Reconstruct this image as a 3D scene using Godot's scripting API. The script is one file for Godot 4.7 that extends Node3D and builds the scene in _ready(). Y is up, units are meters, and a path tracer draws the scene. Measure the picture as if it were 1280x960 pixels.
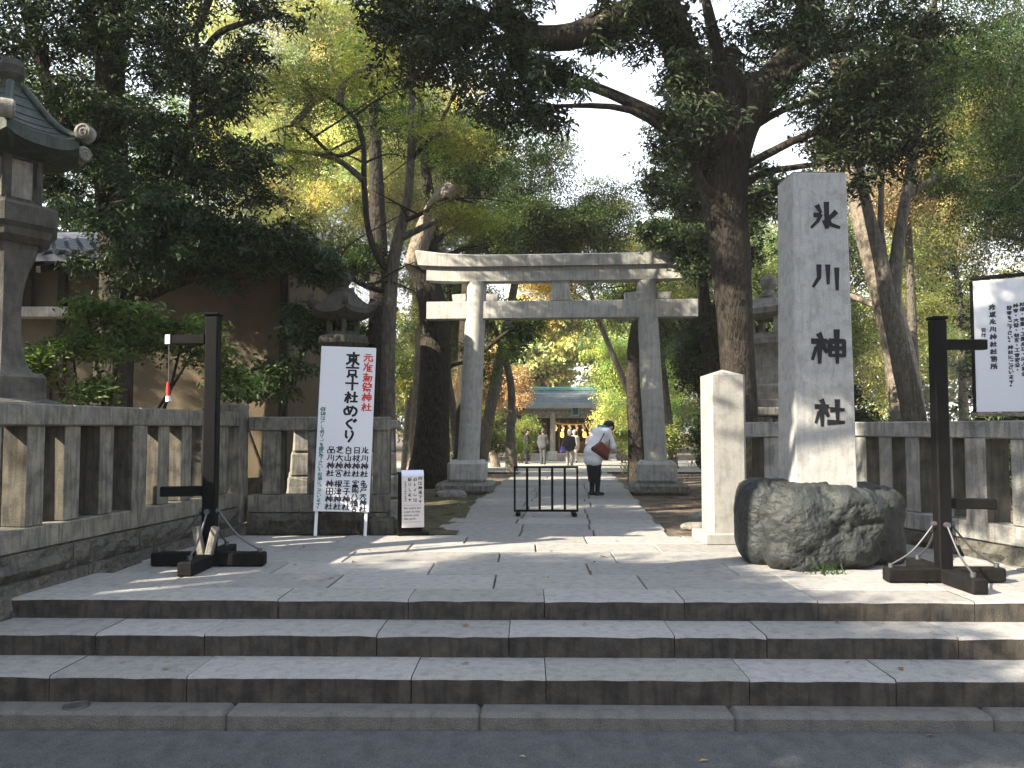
extends Node3D
# A shrine entrance: steps, stone fences, torii, name pillar on a boulder, lanterns, signs, trees and a hall at the far end of the path.

const PL := 0.538          # height of the plaza above the road
var rng := RandomNumberGenerator.new()
var M := {}
var T := {}
var taken := {}
var clumps := {}

# ---------------------------------------------------------------- mesh builder
class MB:
	var v := PackedVector3Array()
	var n := PackedVector3Array()
	var c := PackedColorArray()
	var colored := false
	var col := Color(1, 1, 1)
	func tri(a: Vector3, b: Vector3, d: Vector3, out: Vector3) -> void:
		var nn := (b - a).cross(d - a)
		if nn.length_squared() < 1e-16:
			return
		nn = nn.normalized()
		if nn.dot(out) >= 0.0:
			v.append(a); v.append(d); v.append(b)
		else:
			nn = -nn
			v.append(a); v.append(b); v.append(d)
		for i in 3:
			n.append(nn); c.append(col)
	func quad(a: Vector3, b: Vector3, d: Vector3, e: Vector3, out: Vector3) -> void:
		tri(a, b, d, out); tri(a, d, e, out)
	func stri(a: Vector3, b: Vector3, d: Vector3, na: Vector3, nb: Vector3, nd: Vector3) -> void:
		if (b - a).cross(d - a).dot(na + nb + nd) >= 0.0:
			v.append(a); v.append(d); v.append(b); n.append(na); n.append(nd); n.append(nb)
		else:
			v.append(a); v.append(b); v.append(d); n.append(na); n.append(nb); n.append(nd)
		for i in 3:
			c.append(col)
	func squad(a: Vector3, b: Vector3, d: Vector3, e: Vector3, na: Vector3, nb: Vector3, nd: Vector3, ne: Vector3) -> void:
		stri(a, b, d, na, nb, nd); stri(a, d, e, na, nd, ne)
	# box with chamfered edges; taper scales the top in x and z
	func box(p: Vector3, s: Vector3, b := 0.006, basis := Basis(), taper := Vector2.ONE) -> void:
		var h := s * 0.5
		b = minf(b, minf(h.x, minf(h.y, h.z)) * 0.8)
		var q := {}
		for sx in [-1, 1]:
			for sy in [-1, 1]:
				for sz in [-1, 1]:
					var t: Vector2 = taper if sy > 0 else Vector2.ONE
					for ax in 3:
						var w := Vector3(sx * (h.x * t.x - (0.0 if ax == 0 else b)), sy * (h.y - (0.0 if ax == 1 else b)), sz * (h.z * t.y - (0.0 if ax == 2 else b)))
						q[[sx, sy, sz, ax]] = p + basis * w
		for s1 in [-1, 1]:
			quad(q[[s1, -1, -1, 0]], q[[s1, 1, -1, 0]], q[[s1, 1, 1, 0]], q[[s1, -1, 1, 0]], basis.x * s1)
			quad(q[[-1, s1, -1, 1]], q[[1, s1, -1, 1]], q[[1, s1, 1, 1]], q[[-1, s1, 1, 1]], basis.y * s1)
			quad(q[[-1, -1, s1, 2]], q[[1, -1, s1, 2]], q[[1, 1, s1, 2]], q[[-1, 1, s1, 2]], basis.z * s1)
			for s2 in [-1, 1]:
				quad(q[[s1, s2, -1, 0]], q[[s1, s2, 1, 0]], q[[s1, s2, 1, 1]], q[[s1, s2, -1, 1]], basis.x * s1 + basis.y * s2)
				quad(q[[s1, -1, s2, 0]], q[[s1, 1, s2, 0]], q[[s1, 1, s2, 2]], q[[s1, -1, s2, 2]], basis.x * s1 + basis.z * s2)
				quad(q[[-1, s1, s2, 1]], q[[1, s1, s2, 1]], q[[1, s1, s2, 2]], q[[-1, s1, s2, 2]], basis.y * s1 + basis.z * s2)
				for s3 in [-1, 1]:
					tri(q[[s1, s2, s3, 0]], q[[s1, s2, s3, 1]], q[[s1, s2, s3, 2]], basis.x * s1 + basis.y * s2 + basis.z * s3)
	# round bar along points with radii
	func tube(pts: Array, rad: Array, sides := 8, caps := true, lump := 0.0, noise: FastNoiseLite = null, flat := false) -> void:
		var rings := []
		var nrm := []
		var up := Vector3(0.31, 0.2, 0.93)
		for i in pts.size():
			var d: Vector3 = (pts[mini(i + 1, pts.size() - 1)] - pts[maxi(i - 1, 0)]).normalized()
			var x := up.cross(d)
			if x.length() < 0.05:
				x = Vector3(0.9, 0.3, 0.1).cross(d)
			x = x.normalized()
			var y := d.cross(x)
			up = y
			var ring := PackedVector3Array()
			var rn := PackedVector3Array()
			for k in sides:
				var a := TAU * k / sides
				var o := x * cos(a) + y * sin(a)
				var r: float = rad[i]
				if noise:
					var w: Vector3 = pts[i] + o * r
					r *= 1.0 + lump * noise.get_noise_3d(w.x * 60.0, w.y * 14.0, w.z * 60.0)
				ring.append(pts[i] + o * r); rn.append(o)
			rings.append(ring); nrm.append(rn)
		for i in pts.size() - 1:
			for k in sides:
				var l := (k + 1) % sides
				if flat:
					quad(rings[i][k], rings[i][l], rings[i + 1][l], rings[i + 1][k], nrm[i][k] + nrm[i][l])
				else:
					squad(rings[i][k], rings[i][l], rings[i + 1][l], rings[i + 1][k], nrm[i][k], nrm[i][l], nrm[i + 1][l], nrm[i + 1][k])
		if caps:
			for e in [0, pts.size() - 1]:
				var o: Vector3 = (pts[e] - pts[1 if e == 0 else e - 1]).normalized()
				for k in range(1, sides - 1):
					tri(rings[e][0], rings[e][k], rings[e][k + 1], o)
	# profile [radius, height] turned about y; corner count = sides; flat faces if flat; turn in radians
	func lathe(prof: Array, sides: int, flat := false, turn := 0.0, at := Vector3.ZERO, lift := 0.0) -> void:
		for i in prof.size() - 1:
			var r0: float = prof[i][0]
			var y0: float = prof[i][1]
			var r1: float = prof[i + 1][0]
			var y1: float = prof[i + 1][1]
			var sl := Vector2(y1 - y0, -(r1 - r0))
			if sl.length() < 1e-6:
				continue
			sl = sl.normalized()
			for k in sides:
				var a := turn + TAU * k / sides
				var b := turn + TAU * (k + 1) / sides
				var da := Vector3(sin(a), 0, cos(a))
				var db := Vector3(sin(b), 0, cos(b))
				var p0 := at + da * r0 + Vector3.UP * y0
				var p1 := at + db * r0 + Vector3.UP * y0
				var p2 := at + db * r1 + Vector3.UP * y1
				var p3 := at + da * r1 + Vector3.UP * y1
				if flat:
					quad(p0, p1, p2, p3, (da + db) * sl.x + Vector3.UP * sl.y)
				else:
					var na := da * sl.x + Vector3.UP * sl.y
					var nb := db * sl.x + Vector3.UP * sl.y
					squad(p0, p1, p2, p3, na, nb, nb, na)
	func mesh() -> ArrayMesh:
		var m := ArrayMesh.new()
		var a := []
		a.resize(Mesh.ARRAY_MAX)
		a[Mesh.ARRAY_VERTEX] = v
		a[Mesh.ARRAY_NORMAL] = n
		if colored:
			a[Mesh.ARRAY_COLOR] = c
		m.add_surface_from_arrays(Mesh.PRIMITIVE_TRIANGLES, a)
		return m

# ---------------------------------------------------------------- scene helpers
func lin(r: float, g: float, b: float) -> Color:
	return Color(r, g, b).linear_to_srgb()

func numbered(called: String) -> String:
	var k: int = taken.get(called, 0)
	taken[called] = k + 1
	return called if k == 0 else "%s_%03d" % [called, k]

func tag(o: Node, label: String, category := "", group := "") -> Node:
	o.set_meta("label", label)
	if category:
		o.set_meta("category", category)
	if group:
		o.set_meta("group", group)
	return o

func thing(called: String, label: String, category: String, at := Vector3.ZERO, turn := 0.0, group := "") -> Node3D:
	var o := Node3D.new()
	o.name = numbered(called)
	add_child(o)
	o.position = at
	o.rotation.y = turn
	tag(o, label, category, group)
	return o

func setting(called: String, at := Vector3.ZERO, turn := 0.0) -> Node3D:
	var o := Node3D.new()
	o.name = numbered(called)
	add_child(o)
	o.position = at
	o.rotation.y = turn
	o.set_meta("kind", "structure")
	return o

func part(called: String, m: Variant, mt: Material, parent: Node3D, at := Vector3.ZERO, rot := Vector3.ZERO) -> MeshInstance3D:
	var o := MeshInstance3D.new()
	o.mesh = (m as MB).mesh() if m is MB else m
	o.material_override = mt
	o.position = at
	o.rotation = rot
	if parent == self:
		o.name = numbered(called)
		add_child(o)
	else:
		o.name = called
		parent.add_child(o, true)
	return o

func boxpart(called: String, p: Vector3, s: Vector3, mt: Material, parent: Node3D, b := 0.006, rot := Vector3.ZERO, taper := Vector2.ONE) -> MeshInstance3D:
	var m := MB.new()
	m.box(Vector3.ZERO, s, b, Basis(), taper)
	return part(called, m, mt, parent, p, rot)

# ---------------------------------------------------------------- textures and materials
func noise(sd: int, freq: float, oct := 4, kind := FastNoiseLite.TYPE_SIMPLEX_SMOOTH) -> FastNoiseLite:
	var f := FastNoiseLite.new()
	f.seed = sd
	f.noise_type = kind
	f.frequency = freq
	f.fractal_octaves = oct
	return f

func bytes(f: FastNoiseLite, w: int, h: int) -> PackedByteArray:
	var im := f.get_seamless_image(w, h)
	im.convert(Image.FORMAT_L8)
	return im.get_data()

# an albedo map of mean about 0.6: mottle, fine specks, downward streaks and dark blotches
func stone_tex(sd: int, size: int, mottle: float, speck: float, streak: float, blotch: float, warm := 0.03, freq := 0.012) -> ImageTexture:
	var a := bytes(noise(sd, freq, 5), size, size)
	var b := bytes(noise(sd + 1, 0.09, 3), size, size)
	var s := bytes(noise(sd + 2, 0.035, 4), size, 64)
	var d := bytes(noise(sd + 3, freq * 0.8, 5), size, size)
	var r := RandomNumberGenerator.new()
	r.seed = sd
	var out := PackedByteArray()
	out.resize(size * size * 3)
	var gam := PackedByteArray()
	gam.resize(1025)
	for i in 1025:
		gam[i] = int(255.0 * pow(i / 1024.0, 1.0 / 2.2))
	for y in size:
		var sy := (y * 64 / size) * size
		for x in size:
			var i := y * size + x
			var m := (a[i] - 127.0) / 127.0
			var q := (b[i] - 127.0) / 127.0
			var val := 0.6 * (1.0 + mottle * m + 0.5 * mottle * q + speck * (r.randf() * 2.0 - 1.0))
			var st := clampf((s[sy + x] - 120.0) / 70.0, 0.0, 1.0)
			val *= 1.0 - streak * st * (0.6 + 0.4 * q)
			var bl := clampf((d[i] - 140.0) / 50.0, 0.0, 1.0)
			val *= 1.0 - blotch * bl
			var w := warm * m
			out[i * 3] = gam[clampi(int(val * (1.0 + w) * 1024), 0, 1024)]
			out[i * 3 + 1] = gam[clampi(int(val * 1024), 0, 1024)]
			out[i * 3 + 2] = gam[clampi(int(val * (1.0 - w * 1.5) * 1024), 0, 1024)]
	return ImageTexture.create_from_image(Image.create_from_data(size, size, false, Image.FORMAT_RGB8, out))

func normal_tex(f: FastNoiseLite, w: int, h: int, amount: float) -> ImageTexture:
	var im := f.get_seamless_image(w, h)
	im.convert(Image.FORMAT_RGBA8)
	im.bump_map_to_normal_map(amount)
	return ImageTexture.create_from_image(im)

func mat(col: Color, rough := 0.85, tex: Texture2D = null, scale := Vector3.ONE, nrm: Texture2D = null, nstr := 1.0) -> StandardMaterial3D:
	var m := StandardMaterial3D.new()
	m.albedo_color = col
	m.roughness = rough
	m.metallic_specular = 0.35
	if tex:
		m.albedo_texture = tex
	if nrm:
		m.normal_enabled = true
		m.normal_texture = nrm
		m.normal_scale = nstr
	if tex or nrm:
		m.uv1_triplanar = true
		m.uv1_world_triplanar = true
		m.uv1_scale = scale
	return m

func materials() -> void:
	T.clean = stone_tex(11, 512, 0.1, 0.3, 0.22, 0.14, 0.02)
	T.torii = stone_tex(15, 512, 0.1, 0.25, 0.34, 0.16, 0.03)
	T.dirty = stone_tex(21, 512, 0.3, 0.18, 0.65, 0.3, 0.06)
	T.pave = stone_tex(31, 512, 0.1, 0.36, 0.0, 0.16, 0.03, 0.02)
	T.asphalt = stone_tex(41, 512, 0.16, 0.75, 0.0, 0.15, 0.02)
	T.dirt = stone_tex(51, 512, 0.45, 0.3, 0.0, 0.45, 0.12)
	T.bark = stone_tex(61, 512, 0.45, 0.15, 0.55, 0.3, 0.06, 0.02)
	T.rock = stone_tex(71, 512, 0.35, 0.2, 0.2, 0.3, -0.05, 0.012)
	T.plain = stone_tex(81, 256, 0.12, 0.06, 0.1, 0.08, 0.04)
	T.n_fine = normal_tex(noise(5, 0.18, 4), 512, 512, 3.0)
	T.n_rough = normal_tex(noise(6, 0.03, 5), 512, 512, 9.0)
	T.n_bark = normal_tex(noise(7, 0.035, 4, FastNoiseLite.TYPE_PERLIN), 512, 512, 14.0)
	var s8 := Vector3.ONE * 0.8
	M.torii = mat(lin(0.66, 0.65, 0.61), 0.85, T.torii, s8, T.n_fine, 0.5)
	M.pillar = mat(lin(0.60, 0.59, 0.57), 0.8, T.clean, Vector3.ONE * 1.1, T.n_fine, 0.4)
	M.post = mat(lin(0.47, 0.46, 0.43), 0.9, T.clean, Vector3.ONE * 0.9, T.n_fine, 0.6)
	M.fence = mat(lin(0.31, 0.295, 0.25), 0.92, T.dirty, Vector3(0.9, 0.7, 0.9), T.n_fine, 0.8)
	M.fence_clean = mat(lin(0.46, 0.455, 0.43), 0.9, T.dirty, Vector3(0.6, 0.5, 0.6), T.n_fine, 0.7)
	M.fence_side = mat(lin(0.15, 0.138, 0.112), 0.95, T.dirty, Vector3(0.9, 0.7, 0.9), T.n_fine, 0.8)  # darker post end faces: grime plus their shade put into the colour
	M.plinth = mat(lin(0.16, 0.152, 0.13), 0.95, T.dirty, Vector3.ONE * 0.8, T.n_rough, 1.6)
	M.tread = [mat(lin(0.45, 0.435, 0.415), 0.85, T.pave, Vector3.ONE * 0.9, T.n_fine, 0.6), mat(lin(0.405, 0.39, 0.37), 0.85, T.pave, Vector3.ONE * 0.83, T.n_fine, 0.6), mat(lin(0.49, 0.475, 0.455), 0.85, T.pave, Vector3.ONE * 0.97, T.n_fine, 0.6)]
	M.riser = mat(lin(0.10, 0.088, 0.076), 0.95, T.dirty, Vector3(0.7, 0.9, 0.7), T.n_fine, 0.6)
	M.kerb = mat(lin(0.21, 0.2, 0.185), 0.95, T.pave, Vector3.ONE * 0.8, T.n_fine, 1.0)
	M.asphalt = mat(lin(0.14, 0.14, 0.145), 0.95, T.asphalt, Vector3.ONE * 0.9, T.n_fine, 1.5)
	M.dirt = mat(lin(0.20, 0.155, 0.115), 1.0, T.dirt, Vector3.ONE * 0.35, T.n_rough, 0.6)
	M.moss = mat(lin(0.115, 0.105, 0.055), 1.0, T.dirt, Vector3.ONE * 0.6, T.n_fine, 1.0)
	M.gravel = mat(lin(0.6, 0.57, 0.5), 1.0, T.asphalt, Vector3.ONE * 0.5, T.n_fine, 1.0)
	M.bark = mat(lin(0.05, 0.041, 0.034), 0.95, T.bark, Vector3(2.2, 0.3, 2.2), T.n_bark, 1.6)
	M.bark_dark = mat(lin(0.06, 0.05, 0.04), 0.95, T.bark, Vector3(2.0, 0.3, 2.0), T.n_bark, 1.4)
	M.bark_pale = mat(lin(0.34, 0.29, 0.23), 0.95, T.bark, Vector3(1.2, 0.5, 1.2), T.n_bark, 0.8)
	M.bark_grey = mat(lin(0.19, 0.17, 0.14), 0.95, T.bark, Vector3(1.8, 0.35, 1.8), T.n_bark, 1.0)
	M.rock = mat(lin(0.050, 0.056, 0.056), 0.6, T.rock, Vector3.ONE * 0.9, T.n_rough, 1.0)
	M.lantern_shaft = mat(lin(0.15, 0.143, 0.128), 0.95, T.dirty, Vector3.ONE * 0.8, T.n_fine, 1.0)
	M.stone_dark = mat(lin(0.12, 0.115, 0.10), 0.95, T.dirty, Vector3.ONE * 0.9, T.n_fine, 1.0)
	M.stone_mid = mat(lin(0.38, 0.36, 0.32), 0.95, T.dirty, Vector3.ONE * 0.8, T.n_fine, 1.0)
	M.copper = mat(lin(0.075, 0.098, 0.084), 0.5, T.dirty, Vector3.ONE * 1.2, T.n_fine, 0.3)
	M.copper.metallic = 0.25
	M.black = mat(lin(0.008, 0.008, 0.009), 0.6, T.plain, Vector3.ONE * 1.5, T.n_fine, 0.15)
	M.black_wood = mat(lin(0.016, 0.0155, 0.016), 0.7, T.bark, Vector3.ONE * 1.5, T.n_fine, 0.3)
	M.black.metallic_specular = 0.2
	M.black_wood.metallic_specular = 0.2
	M.steel = mat(lin(0.12, 0.12, 0.125), 0.45)
	M.steel.metallic = 0.7
	M.ink = mat(lin(0.012, 0.012, 0.016), 0.7)
	M.ink_grey = mat(lin(0.04, 0.04, 0.06), 0.7)
	M.ink_red = mat(lin(0.55, 0.035, 0.02), 0.6)
	M.ink_green = mat(lin(0.02, 0.16, 0.10), 0.6)
	M.white = mat(lin(0.66, 0.67, 0.71), 0.45, T.plain, Vector3.ONE * 0.4)
	M.white.albedo_texture = null
	M.paper = mat(lin(0.62, 0.56, 0.52), 0.6)
	M.paper_fold = mat(lin(0.66, 0.68, 0.82), 0.5)
	M.plaster = mat(lin(0.18, 0.145, 0.098), 0.95, T.plain, Vector3.ONE * 0.4, T.n_fine, 0.4)
	M.timber = mat(lin(0.05, 0.038, 0.028), 0.8, T.bark, Vector3(1, 1, 1), T.n_fine, 0.4)
	M.beam = mat(lin(0.5, 0.42, 0.3), 0.8, T.bark, Vector3(1, 1, 1), T.n_fine, 0.4)
	M.beam_pale = mat(lin(0.55, 0.5, 0.42), 0.8, T.bark, Vector3(1, 1, 1), T.n_fine, 0.3)
	M.tile = mat(lin(0.16, 0.18, 0.23), 0.45, T.plain, Vector3.ONE, T.n_fine, 0.3)
	M.roof = mat(lin(0.3, 0.35, 0.39), 0.5, T.plain, Vector3.ONE, T.n_fine, 0.3)
	M.roof_green = mat(lin(0.25, 0.5, 0.48), 0.6, T.plain, Vector3.ONE)
	M.glow = mat(lin(0.9, 0.6, 0.2), 0.6)
	M.glow.emission_enabled = true
	M.glow.emission = Color(1.0, 0.72, 0.3)
	M.glow.emission_energy_multiplier = 1.2
	M.red = mat(lin(0.5, 0.04, 0.03), 0.6)
	M.leaf = mat(Color(1, 1, 1), 0.5)
	M.leaf.vertex_color_use_as_albedo = true
	M.leaf.backlight_enabled = true
	M.leaf.backlight = Color(0.75, 0.85, 0.45)
	M.leaf.metallic_specular = 0.3
	M.leaf_dark = M.leaf.duplicate()
	M.leaf_dark.backlight = Color(0.3, 0.4, 0.16)
	M.litter = mat(Color(1, 1, 1), 0.8)
	M.litter.vertex_color_use_as_albedo = true
	M.litter.cull_mode = BaseMaterial3D.CULL_DISABLED
	M.leaf.cull_mode = BaseMaterial3D.CULL_DISABLED
	M.leaf_dark.cull_mode = BaseMaterial3D.CULL_DISABLED
	M.skin = mat(lin(0.5, 0.33, 0.25), 0.6)

# ---------------------------------------------------------------- writing
const STROKES := {
	"氷": "50 58 46|14 34 26 08|83 56|54 67 98|21 33", "川": "21 25 08|51 57|82 89", "神": "21 33|03 43 15 08|24 29|34 46|53 57|53 93 97 57|55 95|70 79",
	"社": "21 33|03 43 15 08|24 29|34 46|54 94|71 78|48 98", "元": "22 72|04 94|35 27 09|54 58 89 98 86", "准": "11 24|08 25|50 33|43 49|63 93|45 85|47 87|49 99|64 69",
	"勅": "02 52|14 16 56 54 14|31 39|36 09|36 58|64 94 89 79|74 67 59", "祭": "20 04|21 41 26 06|25 14|60 95|52 92 75|35 65|17 87|57 59 48|37 19|67 89",
	"東": "02 92|23 26 76 73 23|25 75|50 59|46 09|56 99", "京": "40 51|02 92|24 27 77 74 24|57 59 48|37 19|67 89", "十": "04 94|50 59",
	"め": "22 48|62 47 18 05 33 73 95 88 69", "ぐ": "62 25 69|73 84|82 93", "り": "21 25 36|61 73 66 49", "亀": "40 12|21 61 43|14 17 77 74 14|15 75|43 48 59 99 97", "戸": "11 91|23 83 85 25|23 25 08",
	"天": "12 82|04 94|52 44 09|55 99", "日": "21 29|21 81 89|25 85|28 88", "枝": "03 43|21 29|24 07|25 46|52 92|71 74|54 84 59|56 99", "富": "50 51|13 11 91 93|23 73|34 36 66 64 34|17 19 89 87 17|18 88|57 59",
	"岡": "11 19|11 91 99 89|32 44|62 54|25 75|36 38 78 76|55 58", "八": "32 24 09|61 74 99", "幡": "03 07|03 43 46|20 29|80 52|53 93|70 75|73 55|74 95|56 59 99 96 56|57 97|76 79", "宮": "50 51|13 11 91 93|33 35 65 63 33|26 29 79 76 26",
	"白": "50 32|22 29|22 82 89|25 85|29 89", "山": "50 58|13 18 88|83 89", "王": "11 81|14 84|08 98|51 58", "子": "21 71 53|53 59 38|05 95", "芝": "02 92|30 33|70 73|50 54|24 74 17|17 38 99",
	"大": "03 93|51 44 09|54 99", "根": "03 43|21 29|24 07|25 46|51 59 77|51 91 95 55|53 93|65 99|86 67", "津": "11 22|04 15|09 26|42 82 85|34 94|45 85|47 87|38 98|60 69", "品": "21 24 74 71 21|05 09 49 45 05|55 59 99 95 55",
	"田": "11 19 99 91 11|15 95|51 59", "詳": "20 21|02 42|14 34|15 35|17 19 39 37 17|51 62|91 82|53 93|55 95|47 97|73 79", "細": "20 03 23 06 36|26 29|17 08|37 48|52 58 98 92 52|55 95|72 78", "は": "11 19|33 93|71 78 57 49 67 99",
	"「": "83 23 27", "」": "72 76 16", "し": "31 37 59 87", "お": "13 73|41 48 27 06 55 86 88 69|72 84", "を": "12 72|41 25 44 65 67|85 46 48 89", "御": "20 03|23 06|16 19|41 33|32 62|34 64|50 58|38 68|35 38|71 79|71 91 96 86",
	"覧": "11 15|11 41|13 43|15 45|60 51|52 92|26 76 78 28 26|27 77|38 19|58 59 99 97", "下": "01 91|51 59|53 85", "さ": "13 83|41 76|25 18 39 79", "い": "12 17 38 46|72 95", "。": "21 31 43 23 21", "に": "11 19|43 83|45 47 58 98", "ご": "22 72 63|17 29 89|81 92|71 82",
	"ざ": "13 73|41 76|25 18 39 79|81 92|71 82", "ま": "12 82|15 85|51 57 38 17 36 58 89", "す": "03 93|51 56 35 44 56 49", "頭": "01 41|13 15 45 43 13|16 17|36 37|09 48|51 91|70 62|53 57 97 93 53|55 95|66 58 49|77 99", "内": "12 19|12 92 99|50 54 27|54 77",
	"境": "13 43|30 38|08 48|70 71|52 92|63 64|83 84|45 95|56 58 88 86 56|57 87|68 59|78 79 99", "域": "13 43|21 28|08 46|42 92|54 56 66 64 54|70 78 99|95 59|48 67", "で": "12 82 45 47 79|73 84|82 93", "の": "52 38 17 24 52 82 95 87 59", "ト": "31 39|34 77", "イ": "81 45 17|54 59", "レ": "21 28 95",
	"断": "11 19 49|13 43|30 38|34 16|34 47|80 62|62 65 59|64 94|84 89", "犬": "03 93|51 44 09|54 99|71 82", "個": "20 04|13 19|31 39 99 91 31|43 83|62 65|55 57 77 75 55", "人": "51 46 09|54 99", "向": "50 32|12 19|12 92 99|35 38 68 65 35", "け": "21 29|43 93|71 76 59",
	"初": "21 32|03 43 06|25 29|35 46|52 92 89 69|72 66 49", "詣": "20 21|02 42|14 34|15 35|17 19 39 37 17|62 92|60 63 93|55 59 99 95 55|57 97", "七": "05 93|41 47 59 98", "五": "11 81|41 29|24 74 79|09 99", "三": "12 82|25 75|09 99", "・": "44 54 55 45 44", "心": "14 08|32 38 79 76|51 63|81 95",
	"願": "01 41|01 09|13 15 45 43 13|16 08|25 29|36 48|51 91|53 57 97 93 53|55 95|58 49|88 99", "家": "50 51|13 11 91 93|23 73|43 15|34 56 59 48|45 17|46 09|73 55|66 99", "安": "50 51|13 11 91 93|42 26 79|72 56 19|05 95", "全": "50 05|50 95|25 75|27 77|09 99|55 59", "入": "31 51 44 09|52 99", "学": "11 22|40 42|81 62|14 12 92 94|25 75 56|56 59 48|07 97",
	"法": "11 22|04 15|09 26|42 92|35 95|60 65|65 48 89|77 99", "運": "11 22|04 24 16 29|08 28 99|43 41 91 93|52 82|43 47 87 83 43|45 85|62 68", "事": "02 92|23 25 75 73 23|16 76 78|04 94|18 78|51 59 38", "業": "30 33|60 63|11 22|91 82|03 93|24 74|06 96|25 75|50 59|57 09|57 99", "成": "23 93|23 26 09|25 45 48|51 58 99 97|86 59|71 82", "功": "11 41|21 28|08 48|53 93 88 68|72 66 49",
	"工": "11 91|51 58|08 98", "赤": "12 82|50 54|04 94|34 36 09|64 69 58|17 26|77 88", "坂": "13 43|21 28|08 46|51 91|51 55 39|53 83 59|55 99", "務": "01 41 23|11 22|03 43 36|23 29|60 53|62 92 55|63 96|46 86 89 69|65 49", "所": "01 41|13 15 45 43 13|13 09|80 62|62 65 49|64 94|84 89", "受": "60 11|12 22|42 43|81 72|15 13 93 95|26 76 19|36 99", "付": "20 05|13 19|33 93|71 79 58|43 55"}

func curve(pts: Array, each := 6) -> Array:
	if pts.size() < 3:
		return pts
	var out := []
	for i in pts.size() - 1:
		var a = pts[maxi(i - 1, 0)]
		var d = pts[mini(i + 2, pts.size() - 1)]
		for k in each:
			out.append(pts[i].cubic_interpolate(pts[i + 1], a, d, k / float(each)))
	out.append(pts[-1])
	return out

# one character as brush strokes lying on the plane z, in a square of the given size whose upper left corner is at p
func glyph(m: MB, ch: String, p: Vector2, size: float, z: float, weight := 0.1, brush := 0.0) -> void:
	if not STROKES.has(ch):
		return
	var kana := ch.unicode_at(0) < 0x3100
	for s in STROKES[ch].split("|"):
		var pts := []
		for w in s.split(" "):
			var q: int = w.to_int()
			pts.append(Vector2(p.x + (0.05 + 0.1 * (q / 10)) * size, p.y - (0.05 + 0.1 * (q % 10)) * size))
		if kana and pts.size() > 2:
			pts = curve(pts, 3)
		var n := pts.size()
		for i in n - 1:
			var a: Vector2 = pts[i]
			var b: Vector2 = pts[i + 1]
			var d := (b - a).normalized()
			var o := Vector2(-d.y, d.x)
			var thick := weight * size * (0.5 if n > 3 and not kana else 0.56)
			var wa := thick * (1.0 + brush * (0.5 - float(i) / (n - 1)))
			var wb := thick * (1.0 + brush * (0.5 - float(i + 1) / (n - 1)))
			if absf(d.y) < 0.3 and brush == 0.0:
				wa *= 0.8; wb *= 0.8
			var e := d * thick * 0.5
			m.quad(Vector3(a.x - o.x * wa - e.x, a.y - o.y * wa - e.y, z), Vector3(a.x + o.x * wa - e.x, a.y + o.y * wa - e.y, z), Vector3(b.x + o.x * wb + e.x, b.y + o.y * wb + e.y, z), Vector3(b.x - o.x * wb + e.x, b.y - o.y * wb + e.y, z), Vector3.BACK)
			z += 0.00012

# a column of characters from the top down, centred on x
func column(m: MB, text: String, x: float, top: float, size: float, step: float, z: float, weight := 0.1, lean := 0.0) -> void:
	for i in text.length():
		glyph(m, text[i], Vector2(x - size / 2 + lean * i, top - step * i), size, z, weight)

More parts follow.
